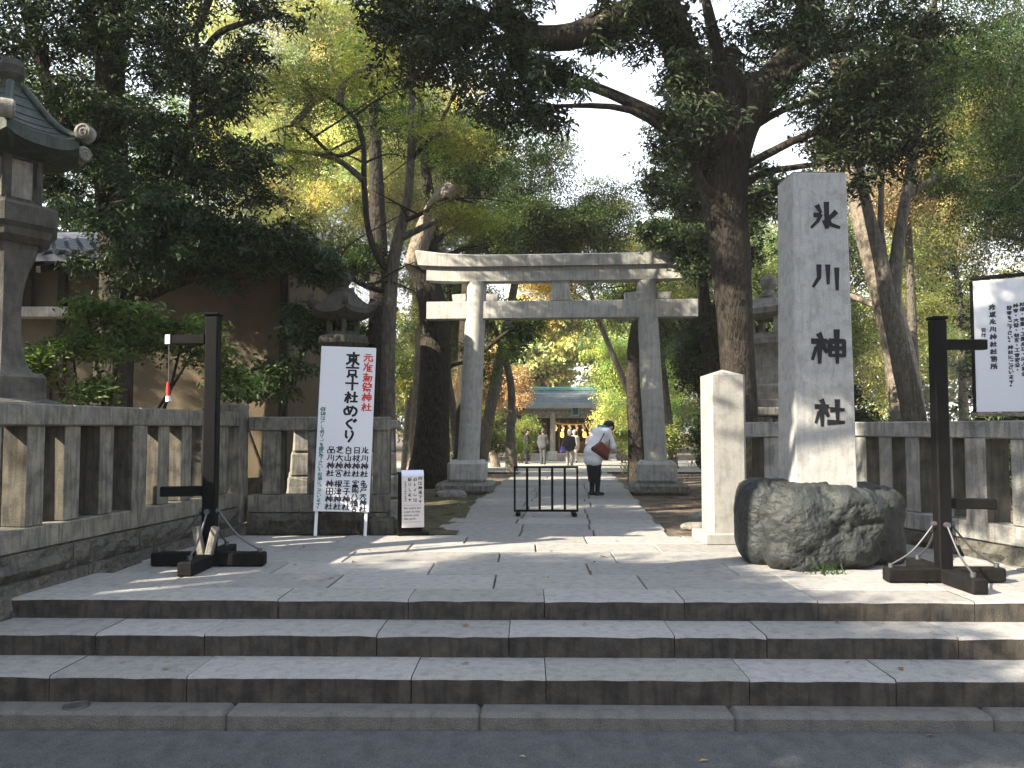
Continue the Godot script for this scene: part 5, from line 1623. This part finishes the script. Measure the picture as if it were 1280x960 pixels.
	tree("tree", "stout pale trunk in bright sun low behind the right fence", "", Vector3(7.5, 0.48, -15.6), [Vector3(7.52, 0.4, -15.6), Vector3(7.5, 1.2, -15.6), Vector3(7.4, 2.6, -15.6), Vector3(7.15, 4.0, -15.6), Vector3(6.7, 6.0, -15.7), Vector3(6.3, 9.0, -15.8)], [0.42, 0.33, 0.3, 0.26, 0.2, 0.1],
		[[Vector3(6.2, 9.4, -15.8), Vector3(1.6, 1.0, 1.4), 300], [Vector3(7.4, 8.4, -15.8), Vector3(1.2, 0.8, 1.2), 240], [Vector3(5.4, 4.6, -16.4), Vector3(0.5, 0.6, 0.5), 100]], "fine", olive, 131, M.bark_pale, 1.0, 0.24, 0.25, 16)
	# thin crooked tree behind the sign
	t = thing("crooked_tree", "thin crooked tree with bare twisting limbs behind the tall signboard", "tree", Vector3(-2.06, 0.48, -14.0))
	p = stem(t, "trunk", [Vector3(-2.06, 0.4, -14.0), Vector3(-2.08, 1.5, -14.0), Vector3(-2.1, 3.0, -14.0), Vector3(-2.05, 4.4, -14.0), Vector3(-1.95, 5.0, -14.0), Vector3(-1.78, 5.8, -14.0), Vector3(-1.72, 7.2, -14.0), Vector3(-1.75, 9.5, -14.0)], [0.15, 0.125, 0.12, 0.115, 0.1, 0.08, 0.06, 0.04], M.bark_grey, 16)
	p += stem(t, "limb", [Vector3(-2.05, 4.4, -14.0), Vector3(-2.28, 4.7, -13.9), Vector3(-2.45, 5.2, -13.9), Vector3(-2.52, 6.0, -13.9), Vector3(-2.55, 6.7, -13.9), Vector3(-2.8, 7.2, -13.9), Vector3(-3.6, 7.7, -13.8)], [0.07, 0.06, 0.055, 0.05, 0.045, 0.035, 0.02], M.bark_dark, 10)
	p += stem(t, "limb", [Vector3(-2.1, 4.1, -14.0), Vector3(-2.5, 4.2, -13.9), Vector3(-3.0, 4.5, -13.8), Vector3(-3.5, 4.75, -13.8)], [0.055, 0.05, 0.04, 0.02], M.bark_dark, 8)
	p += stem(t, "limb", [Vector3(-1.9, 5.3, -14.0), Vector3(-1.5, 5.45, -13.9), Vector3(-1.1, 5.7, -13.9), Vector3(-0.6, 5.6, -13.9)], [0.045, 0.04, 0.03, 0.015], M.bark_dark, 8)
	p += stem(t, "limb", [Vector3(-2.55, 6.6, -13.9), Vector3(-3.0, 6.4, -13.8), Vector3(-3.6, 6.9, -13.8), Vector3(-4.1, 6.8, -13.8)], [0.04, 0.035, 0.025, 0.012], M.bark_dark, 8)
	p += stem(t, "limb", [Vector3(-1.75, 6.4, -14.0), Vector3(-1.3, 6.9, -14.0), Vector3(-0.9, 7.8, -14.0)], [0.05, 0.04, 0.02], M.bark_dark, 8)
	var tw := RandomNumberGenerator.new()
	tw.seed = 77
	for k in 22:
		var q: Vector3 = p[8 + tw.randi() % (p.size() - 8)]
		var d := Vector3(tw.randfn(0, 0.5), tw.randf_range(-0.15, 0.5), tw.randfn(0, 0.25))
		stem(t, "twig", [q, q + d * 0.6 + Vector3(tw.randfn(0, 0.1), 0.1, 0), q + d * 1.3 + Vector3(tw.randfn(0, 0.2), tw.randfn(0, 0.15), 0)], [0.022, 0.015, 0.006], M.bark_dark, 6, 3)
	crown(t, [[Vector3(-3.6, 7.6, -13.8), Vector3(0.9, 0.5, 0.7), 130], [Vector3(-2.4, 8.0, -13.9), Vector3(1.0, 0.5, 0.8), 150], [Vector3(-3.9, 6.5, -13.8), Vector3(0.7, 0.35, 0.6), 90], [Vector3(-1.1, 6.8, -13.9), Vector3(0.8, 0.4, 0.6), 110], [Vector3(-0.7, 5.4, -13.9), Vector3(0.6, 0.25, 0.5), 80], [Vector3(-3.3, 5.0, -13.8), Vector3(0.7, 0.3, 0.5), 80], [Vector3(-1.8, 9.3, -14), Vector3(1.6, 0.8, 1.2), 260]], "feather", yellow, 141, p, M.bark_grey, 1.0, 0.3)
	# thick dark trunks beside the gate
	t = thing("broken_limb_tree", "thick dark trunk with a pale broken limb left of the torii", "tree", Vector3(-1.9, 0.48, -18.2))
	p = stem(t, "trunk", [Vector3(-1.85, 0.35, -18.2), Vector3(-1.8, 0.9, -18.2), Vector3(-1.72, 2.2, -18.2), Vector3(-1.7, 4.0, -18.2), Vector3(-1.9, 5.0, -18.2), Vector3(-2.2, 5.5, -18.0)], [0.75, 0.45, 0.36, 0.33, 0.28, 0.22], M.bark_dark, 18, 6, 0.1)
	p += stem(t, "broken_limb", [Vector3(-2.15, 5.35, -18.0), Vector3(-1.95, 6.0, -17.9), Vector3(-1.6, 6.7, -17.8), Vector3(-1.3, 7.05, -17.8)], [0.22, 0.21, 0.2, 0.17], M.bark_pale, 12)
	p += stem(t, "limb", [Vector3(-1.9, 5.0, -18.2), Vector3(-1.8, 6.4, -18.4), Vector3(-1.95, 7.6, -18.5), Vector3(-2.1, 9.5, -18.5)], [0.2, 0.15, 0.12, 0.06], M.bark_dark, 10)
	crown(t, [[Vector3(-0.9, 6.4, -18.4), Vector3(0.8, 0.6, 0.7), 200], [Vector3(-0.2, 5.9, -18.6), Vector3(0.8, 0.5, 0.6), 200], [Vector3(-1.2, 8.0, -18.4), Vector3(1.1, 0.7, 0.9), 220], [Vector3(-2.6, 8.6, -18.5), Vector3(1.2, 0.8, 1.0), 260], [Vector3(-0.7, 3.3, -18.9), Vector3(0.6, 0.5, 0.5), 120]], "fine", Color(0.09, 0.125, 0.035), 151, p, M.bark_dark)
	tree("dark_tree", "darkest straight trunk close behind the left torii pillar", "", Vector3(-1.1, 0.48, -19.6), [Vector3(-1.15, 0.3, -19.6), Vector3(-1.05, 1.2, -19.6), Vector3(-1.0, 4.0, -19.6), Vector3(-0.9, 8.0, -19.6)], [0.55, 0.32, 0.27, 0.14], [[Vector3(-0.7, 8.5, -19.6), Vector3(1.4, 0.9, 1.2), 300], [Vector3(0.1, 4.2, -19.8), Vector3(0.5, 0.7, 0.5), 130]], "broad", green, 161, M.bark_dark, 1.1)
	tree("dark_tree", "slim dark trunk between the small stone lantern and the thick trunk", "", Vector3(-2.9, 0.48, -17.0), [Vector3(-2.9, 0.3, -17.0), Vector3(-2.8, 2.0, -17.0), Vector3(-2.75, 5.0, -17.0), Vector3(-2.9, 8.5, -17.0)], [0.34, 0.24, 0.2, 0.1], [[Vector3(-3.2, 8.8, -17.0), Vector3(1.3, 0.9, 1.2), 260], [Vector3(-3.6, 3.6, -17.2), Vector3(0.8, 0.7, 0.6), 200], [Vector3(-3.4, 5.2, -17.2), Vector3(0.9, 0.6, 0.6), 190]], "broad", green, 171, M.bark_dark)
	tree("dark_tree", "dark narrow trunk just behind the right torii pillar", "", Vector3(3.02, 0.48, -20.0), [Vector3(3.05, 0.3, -20.0), Vector3(3.0, 1.5, -20.0), Vector3(2.93, 3.6, -20.0), Vector3(3.2, 5.2, -20.0)], [0.3, 0.2, 0.15, 0.08], [[Vector3(3.6, 5.4, -20.0), Vector3(0.9, 0.7, 0.8), 200], [Vector3(2.9, 4.9, -20.2), Vector3(0.5, 0.4, 0.5), 90]], "fine", olive, 181, M.bark_dark)
	# big evergreen behind the left fence
	t = thing("left_evergreen", "big evergreen with a dark trunk before the plastered building", "tree", Vector3(-6.15, 0.48, -12.2))
	p = stem(t, "trunk", [Vector3(-5.85, 0.4, -12.0), Vector3(-5.8, 2.2, -12.0), Vector3(-5.75, 4.3, -12.0), Vector3(-5.9, 5.6, -12.0), Vector3(-5.95, 7.3, -12.0), Vector3(-5.9, 9.5, -12.0)], [0.4, 0.28, 0.25, 0.24, 0.2, 0.1], M.bark_dark, 14)
	p += stem(t, "limb", [Vector3(-5.9, 5.4, -12.0), Vector3(-6.5, 6.2, -11.8), Vector3(-6.9, 7.2, -11.8), Vector3(-7.3, 8.6, -11.8)], [0.12, 0.1, 0.08, 0.04], M.bark_dark, 8)
	p += stem(t, "limb", [Vector3(-5.85, 4.6, -12.0), Vector3(-5.2, 5.0, -11.8), Vector3(-4.7, 5.9, -11.8), Vector3(-4.6, 7.6, -11.8)], [0.1, 0.08, 0.065, 0.03], M.bark_dark, 8)
	crown(t, [[Vector3(-4.3, 4.4, -11.3), Vector3(0.6, 0.35, 0.5), 210], [Vector3(-3.4, 4.4, -11.6), Vector3(0.55, 0.4, 0.5), 200], [Vector3(-2.8, 4.2, -11.9), Vector3(0.4, 0.3, 0.4), 100], [Vector3(-3.6, 7.6, -11.5), Vector3(0.5, 0.25, 0.5), 60], [Vector3(-3.9, 7.0, -11.6), Vector3(0.5, 0.4, 0.5), 110], [Vector3(-7.0, 7.4, -11.8), Vector3(0.9, 0.7, 0.8), 330], [Vector3(-6.2, 7.9, -11.8), Vector3(0.9, 0.6, 0.8), 330], [Vector3(-5.1, 7.5, -11.8), Vector3(0.9, 0.8, 0.8), 380], [Vector3(-4.4, 6.7, -11.7), Vector3(0.8, 0.7, 0.7), 330], [Vector3(-4.9, 5.7, -11.7), Vector3(0.8, 0.6, 0.7), 300], [Vector3(-5.9, 6.2, -11.5), Vector3(0.8, 0.5, 0.7), 260], [Vector3(-6.6, 5.6, -11.6), Vector3(0.7, 0.6, 0.7), 240], [Vector3(-5.6, 4.9, -11.3), Vector3(0.9, 0.5, 0.7), 330], [Vector3(-4.6, 4.6, -11.3), Vector3(0.8, 0.6, 0.7), 360], [Vector3(-3.9, 5.4, -11.6), Vector3(0.7, 0.6, 0.6), 240], [Vector3(-5.2, 4.0, -11.2), Vector3(0.7, 0.35, 0.6), 240], [Vector3(-4.1, 3.9, -11.4), Vector3(0.55, 0.35, 0.5), 170],
		[Vector3(-6.0, 9.3, -12.0), Vector3(1.8, 0.9, 1.6), 560], [Vector3(-4.3, 8.6, -12.0), Vector3(1.2, 0.7, 1.2), 330], [Vector3(-8.0, 6.4, -12.0), Vector3(1.1, 1.1, 1.0), 330]], "broad", Color(0.03, 0.046, 0.02), 191, p, M.bark_dark, 0.8, 0.2)
	tree("shade_tree", "tall evergreen towering over the left lantern, its crown above the picture", "", Vector3(-6.6, 0.48, -8.6), [Vector3(-6.6, 0.4, -8.6), Vector3(-6.5, 3.0, -8.6), Vector3(-6.2, 6.5, -8.4), Vector3(-5.8, 9.5, -8.2)], [0.3, 0.22, 0.18, 0.1], [[Vector3(-5.2, 8.8, -7.8), Vector3(1.5, 0.7, 1.2), 420], [Vector3(-6.8, 8.2, -8.6), Vector3(1.4, 0.8, 1.2), 420], [Vector3(-4.0, 9.4, -8.4), Vector3(1.3, 0.7, 1.2), 330], [Vector3(-5.8, 9.9, -9.0), Vector3(1.8, 0.8, 1.4), 420], [Vector3(-7.6, 6.8, -8.8), Vector3(1.0, 0.7, 0.9), 260], [Vector3(-7.0, 5.3, -6.9), Vector3(0.9, 0.7, 0.6), 200]], "broad", Color(0.03, 0.05, 0.02), 195, M.bark_dark, 0.9, 0.22)  # added tree; its unseen crown cuts sky light over the near left
	# leafy shrubs behind the left fence
	shrub("bright-leaved shrub spreading over the left fence rail, sunlit on top", Vector3(-4.7, 0.48, -9.4), [[Vector3(-4.75, 3.1, -9.2), Vector3(0.35, 0.06, 0.3), 60], [Vector3(-4.2, 3.05, -9.1), Vector3(0.4, 0.06, 0.3), 80], [Vector3(-3.65, 2.92, -9.2), Vector3(0.35, 0.05, 0.3), 60], [Vector3(-4.9, 2.72, -9.2), Vector3(0.4, 0.07, 0.35), 70], [Vector3(-4.25, 2.7, -9.0), Vector3(0.4, 0.06, 0.35), 80], [Vector3(-3.6, 2.62, -9.3), Vector3(0.4, 0.05, 0.3), 60], [Vector3(-5.2, 2.4, -9.4), Vector3(0.4, 0.25, 0.4), 70], [Vector3(-4.45, 2.2, -9.1), Vector3(0.3, 0.08, 0.25), 45], [Vector3(-3.2, 2.35, -9.5), Vector3(0.35, 0.06, 0.25), 30]], "spray", Color(0.08, 0.12, 0.036), 201, 0.62, "", 9)
	shrub("thin dark sprays of leaves in front of the plastered wall", Vector3(-3.5, 0.48, -12.0), [[Vector3(-3.3, 2.6, -11.8), Vector3(0.8, 0.1, 0.4), 80], [Vector3(-2.95, 3.3, -12.2), Vector3(0.5, 0.4, 0.4), 120], [Vector3(-3.9, 2.3, -11.6), Vector3(0.7, 0.12, 0.4), 70], [Vector3(-3.3, 4.3, -12.0), Vector3(0.6, 0.4, 0.4), 130]], "broad", dark, 211, 1.0, "", 3)
	# the wood left of the gate, sunlit and yellowing
	var specs := [
		["feathery_tree", "tall feathery yellow-green tree behind the crooked tree", Vector3(-5.2, 0.45, -21.5), Vector3(-5.2, 7.6, -21.5), Vector3(2.2, 4.0, 1.8), 13, 190, "feather", yellow, M.bark_grey, 1.3],
		["feathery_tree", "feathery golden-green tree above the left end of the torii", Vector3(-2.8, 0.45, -23.5), Vector3(-2.6, 9.0, -23.5), Vector3(2.1, 4.0, 1.8), 13, 180, "feather", Color(0.2, 0.2, 0.055), M.bark_pale, 1.4],
		["feathery_tree", "hazy yellow tree seen between the evergreen and the crooked tree", Vector3(-12.6, 0.4, -39.0), Vector3(-12.2, 11.0, -39.0), Vector3(4.4, 7.0, 2.6), 16, 170, "fine", Color(0.26, 0.22, 0.06), M.bark_pale, 1.7],
		["bushy_tree", "rounded olive-green tree above the middle of the torii", Vector3(-1.0, 0.4, -23.5), Vector3(0.6, 8.3, -23.5), Vector3(2.4, 1.7, 1.6), 15, 200, "fine", Color(0.075, 0.095, 0.04), M.bark_grey, 1.35],
		["bushy_tree", "mottled green and yellow tree rising behind the left torii pillar", Vector3(-1.6, 0.4, -26.5), Vector3(-2.0, 5.2, -26.5), Vector3(1.8, 2.2, 1.5), 14, 170, "fine", olive, M.bark_grey, 1.5],
		["maple_tree", "pale gold maple showing above the torii's cap beam", Vector3(6.2, 0.2, -35.0), Vector3(2.6, 8.6, -34.0), Vector3(2.6, 1.8, 2.0), 12, 150, "fine", gold, M.bark_pale, 1.8],
		["maple_tree", "reddish maple left of the far hall's porch", Vector3(-0.6, 0.1, -33.0), Vector3(-0.8, 3.4, -33.0), Vector3(1.4, 1.1, 1.0), 10, 130, "fine", Color(0.36, 0.22, 0.12), M.bark_pale, 1.5],
		["maple_tree", "bright yellow-green maple right of the far hall's porch", Vector3(5.6, 0.05, -37.0), Vector3(5.6, 3.6, -37.0), Vector3(2.0, 1.9, 1.6), 11, 140, "fine", Color(0.26, 0.28, 0.07), M.bark_pale, 1.6],
		["court_tree", "broad yellow tree over the hall's left side", Vector3(-4.0, 0.03, -45.0), Vector3(-3.8, 5.2, -45.0), Vector3(3.0, 2.8, 2.2), 15, 150, "far", Color(0.27, 0.25, 0.08), M.bark_pale, 1.5],
		["court_tree", "broad pale green tree over the hall's right side", Vector3(8.4, 0.03, -46.0), Vector3(8.0, 6.0, -46.0), Vector3(3.6, 3.6, 2.4), 15, 150, "far", Color(0.2, 0.23, 0.07), M.bark_pale, 1.5],
		["court_tree", "golden tree standing behind the roof of the far hall", Vector3(3.0, 0.03, -55.0), Vector3(3.0, 7.4, -55.0), Vector3(5.0, 3.6, 2.6), 16, 150, "far", Color(0.3, 0.27, 0.1), M.bark_pale, 1.8],
		["court_tree", "olive tree standing far behind the right torii pillar", Vector3(7.4, 0.3, -27.0), Vector3(7.2, 6.6, -27.0), Vector3(2.4, 3.4, 2.0), 14, 170, "fine", Color(0.14, 0.16, 0.05), M.bark_grey, 1.5],
		["wood_tree", "tall mid-green tree behind the notice board", Vector3(11.6, 0.45, -17.5), Vector3(11.2, 7.2, -17.5), Vector3(2.2, 4.0, 2.0), 16, 200, "fine", Color(0.06, 0.09, 0.036), M.bark_grey, 1.25],
		["wood_tree", "rust-tinged tree high above the notice board", Vector3(12.2, 0.4, -25.0), Vector3(12.0, 10.2, -25.0), Vector3(3.2, 3.0, 2.0), 13, 170, "fine", rust, M.bark_grey, 1.6],
		["wood_tree", "pale yellow tree between the forked tree and the notice board", Vector3(11.0, 0.35, -29.0), Vector3(11.6, 5.6, -29.0), Vector3(3.4, 3.8, 2.0), 15, 170, "fine", Color(0.24, 0.22, 0.065), M.bark_pale, 1.7],
		["wood_tree", "yellow-leaved tree reaching the upper right corner", Vector3(14.0, 0.45, -21.0), Vector3(13.2, 9.6, -21.0), Vector3(2.4, 3.4, 2.0), 13, 170, "fine", Color(0.2, 0.18, 0.05), M.bark_grey, 1.4],
		["wood_tree", "olive tree right behind the top of the name pillar", Vector3(8.2, 0.45, -22.0), Vector3(7.6, 5.2, -22.0), Vector3(2.2, 2.6, 1.8), 13, 180, "fine", Color(0.1, 0.13, 0.04), M.bark_grey, 1.35],
		["wood_tree", "dark green tree deep in the left wood behind the office roof", Vector3(-11.5, 0.45, -25.0), Vector3(-11.2, 5.6, -25.0), Vector3(2.8, 3.0, 2.0), 15, 180, "broad", green, M.bark_dark, 1.6],
		["wood_tree", "tree with thin leaves glowing behind the big evergreen", Vector3(-9.8, 0.45, -18.5), Vector3(-9.3, 9.0, -18.5), Vector3(2.4, 2.8, 2.0), 9, 130, "fine", Color(0.1, 0.14, 0.045), M.bark_grey, 1.3],
		["wood_tree", "green tree low behind the small lantern on the left", Vector3(-5.2, 0.45, -25.0), Vector3(-5.2, 3.6, -25.0), Vector3(2.4, 2.4, 1.6), 12, 160, "fine", Color(0.16, 0.18, 0.05), M.bark_grey, 1.5]]
	specs += [
		["wood_tree", "mid-green tree filling the space above the right end of the torii", Vector3(6.0, 0.3, -31.0), Vector3(5.6, 7.4, -31.0), Vector3(2.2, 2.6, 1.8), 13, 180, "fine", Color(0.1, 0.125, 0.05), M.bark_grey, 1.6],
		["feathery_tree", "tall feathery yellow tree rising highest left of the crooked tree", Vector3(-6.6, 0.4, -24.5), Vector3(-6.4, 12.0, -24.5), Vector3(3.2, 3.8, 1.8), 17, 190, "feather", Color(0.25, 0.25, 0.07), M.bark_pale, 1.5],
		["feathery_tree", "tall pale feathery tree high above the left half of the torii", Vector3(-3.6, 0.4, -28.5), Vector3(-3.2, 12.8, -28.5), Vector3(3.2, 3.6, 1.8), 16, 190, "feather", Color(0.24, 0.23, 0.07), M.bark_pale, 1.7],
		["wood_tree", "tall olive tree high behind the big evergreen on the left", Vector3(-14.0, 0.4, -36.0), Vector3(-13.5, 12.0, -36.0), Vector3(4.0, 4.6, 2.0), 14, 190, "fine", Color(0.12, 0.15, 0.045), M.bark_grey, 1.9],
		["wood_tree", "tall yellowing tree at the far right behind the rust-tinged tree", Vector3(17.5, 0.4, -32.0), Vector3(17.0, 9.5, -32.0), Vector3(4.0, 5.0, 2.4), 15, 190, "fine", Color(0.2, 0.2, 0.06), M.bark_grey, 1.9],
		["wood_tree", "yellow-green tree low between the name pillar and the forked tree", Vector3(9.4, 0.3, -33.0), Vector3(9.6, 4.2, -33.0), Vector3(3.0, 3.4, 2.0), 13, 170, "fine", Color(0.2, 0.22, 0.06), M.bark_grey, 1.7]]
	var sd := 300
	for s in specs:
		sd += 7
		if s[7] == "feather":
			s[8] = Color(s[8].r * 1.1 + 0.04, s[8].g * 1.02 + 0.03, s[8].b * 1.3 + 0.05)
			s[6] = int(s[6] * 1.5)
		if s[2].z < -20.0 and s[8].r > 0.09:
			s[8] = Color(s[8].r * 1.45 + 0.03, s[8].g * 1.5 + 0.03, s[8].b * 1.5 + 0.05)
		var c: Vector3 = s[3]
		var b: Vector3 = s[2]
		var lean := rng.randf_range(-0.3, 0.3)
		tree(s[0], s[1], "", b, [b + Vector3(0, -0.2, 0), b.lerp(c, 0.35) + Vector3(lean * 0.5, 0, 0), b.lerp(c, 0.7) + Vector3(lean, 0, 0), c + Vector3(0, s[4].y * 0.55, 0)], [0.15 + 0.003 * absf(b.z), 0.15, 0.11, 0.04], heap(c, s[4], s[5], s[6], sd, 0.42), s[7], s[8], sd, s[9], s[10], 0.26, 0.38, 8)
	# slim pale trunk in the court
	tree("court_tree", "slim leaning trunk with pale bark left of the barrier in the far court", "", Vector3(-0.1, 0.3, -27.0), [Vector3(0.0, 0.2, -27.0), Vector3(-0.05, 1.5, -27.0), Vector3(-0.02, 3.0, -27.0), Vector3(-0.3, 4.3, -27.0), Vector3(-0.9, 6.0, -27.0)], [0.24, 0.15, 0.13, 0.1, 0.05], [[Vector3(-0.9, 5.4, -27.0), Vector3(1.0, 0.6, 0.8), 120], [Vector3(0.5, 5.2, -27.4), Vector3(0.8, 0.4, 0.6), 80]], "fine", gold, 451, M.bark_grey, 1.4)
	# dark hedging shrubs right of the gate
	var hs := [["dark shrub low behind the squat granite post", Vector3(3.6, 0.48, -14.4), Vector3(3.7, 1.9, -14.4), Vector3(0.6, 0.9, 0.5), 5, 110], ["dark green shrub between the right lantern and the forked tree", Vector3(5.4, 0.48, -14.6), Vector3(5.4, 2.2, -14.6), Vector3(0.7, 1.2, 0.6), 7, 130], ["dense dark shrub behind the black post stand's fence", Vector3(7.9, 0.48, -13.2), Vector3(7.9, 2.4, -13.2), Vector3(0.8, 1.4, 0.7), 8, 140], ["tall dark hedge shrub behind the notice board", Vector3(8.2, 0.48, -11.6), Vector3(8.1, 2.6, -11.6), Vector3(0.9, 1.9, 0.8), 9, 150],
		["low clipped shrub in the sun right of the path beyond the torii", Vector3(4.2, 0.45, -24.0), Vector3(4.2, 1.1, -24.0), Vector3(1.0, 0.5, 0.7), 5, 90], ["pale shrub at the far left of the court beyond the torii", Vector3(-1.0, 0.3, -29.5), Vector3(-1.0, 1.4, -29.5), Vector3(1.2, 0.9, 0.8), 6, 100], ["yellow-green shrub beside the far hall's left porch column", Vector3(0.4, 0.05, -40.0), Vector3(0.3, 1.3, -40.5), Vector3(0.9, 1.0, 0.8), 6, 90], ["bright shrub beside the far hall's right porch column", Vector3(5.4, 0.05, -40.5), Vector3(5.4, 1.3, -40.5), Vector3(1.2, 1.1, 0.8), 6, 90]]
	for h in hs:
		sd += 7
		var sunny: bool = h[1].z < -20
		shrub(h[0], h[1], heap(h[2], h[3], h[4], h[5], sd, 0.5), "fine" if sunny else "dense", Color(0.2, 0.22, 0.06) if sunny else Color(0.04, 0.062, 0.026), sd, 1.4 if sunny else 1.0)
	# trees beside the steps that shade the entrance; an added row across the road
	var road := [
		["broad evergreen left of the steps, nearest the road", Vector3(-12.5, 0.0, 2.0), Vector3(-12.2, 8.2, 0.9), Vector3(2.8, 2.0, 2.0), 14, 115],
		["lower evergreen left of the steps beside the kerb", Vector3(-8.6, 0.0, 1.0), Vector3(-8.4, 6.2, 0.6), Vector3(1.8, 1.8, 1.6), 9, 120],
		["evergreen left of the steps, farther from them along the road", Vector3(-16.8, 0.0, 2.6), Vector3(-16.5, 9.2, 3.6), Vector3(2.6, 1.8, 1.4), 11, 150],
		["thin-crowned tree beside the left end of the steps", Vector3(-6.8, 0.3, -4.0), Vector3(-4.7, 8.4, -3.4), Vector3(2.5, 1.6, 1.3), 13, 100],
		["evergreen left of the plaza fence, between the road and the wood", Vector3(-12.0, 0.3, -2.4), Vector3(-11.4, 8.0, 0.2), Vector3(2.6, 1.5, 0.6), 10, 150],
		["slender evergreen close left of the copper-roofed lantern", Vector3(-9.6, 0.3, -6.6), Vector3(-10.4, 8.4, -5.3), Vector3(2.2, 1.6, 1.0), 10, 140],
		["tall evergreen in the wood left of the plastered building", Vector3(-16.0, 0.3, -9.5), Vector3(-15.6, 9.5, -9.5), Vector3(2.6, 2.4, 2.4), 8, 130],
		["broad evergreen across the road opposite the steps, straight behind the viewer", Vector3(-2.0, 0.0, 11.0), Vector3(-2.0, 6.6, 10.5), Vector3(4.2, 4.0, 2.2), 18, 200],  # unseen row added to cut the low sky light from behind
		["broad evergreen across the road, left of the one opposite the steps", Vector3(-9.5, 0.0, 11.5), Vector3(-9.5, 6.0, 11.5), Vector3(3.8, 4.0, 2.2), 18, 200],
		["broad evergreen across the road, right of the one opposite the steps", Vector3(5.5, 0.0, 11.5), Vector3(5.5, 6.6, 11.0), Vector3(4.0, 4.2, 2.2), 18, 200],
		["broad evergreen added as sky blocker across the road, rightmost of the row", Vector3(13.0, 0.0, 11.0), Vector3(12.5, 6.4, 10.5), Vector3(4.0, 4.0, 2.2), 17, 200],
		["evergreen beside the road right of the steps", Vector3(10.0, 0.3, -4.0), Vector3(9.6, 7.5, -4.3), Vector3(2.2, 2.2, 2.2), 11, 150]]
	for s in road:
		sd += 7
		tree("roadside_tree", s[0], "trees beside the road before the steps", s[1], [s[1], s[1].lerp(s[2], 0.5), s[2] + Vector3(0, 1, 0)], [0.35, 0.25, 0.1], heap(s[2], s[3], s[4], s[5], sd, 0.42), "broad", Color(0.05, 0.075, 0.03), sd, M.bark_dark, 1.5, 0.26, 0.25, 8)
	# the wood far behind, which reads as one mass
	var wd := Node3D.new()
	wd.name = "distant_wood"
	add_child(wd)
	wd.set_meta("kind", "stuff")
	tag(wd, "mass of autumn trees far behind the hall")
	var lobes := []
	var g := RandomNumberGenerator.new()
	g.seed = 900
	for i in 150:
		var x := g.randf_range(-62, 66)
		var top := 9.0 + 4.0 * absf(x - 5.0) / 30.0
		if absf(x - 6.0) < 9.0:
			top = 7.5
		lobes.append([Vector3(x, g.randf_range(1.0, top), g.randf_range(-62, -72)), Vector3(4.0, 2.6, 3.0), 130])
	crown(wd, lobes, "far", Color(0.16, 0.17, 0.06), 901, [], null, 2.2, 0.3, 0.4)
	wd.get_child(0).name = "foliage"
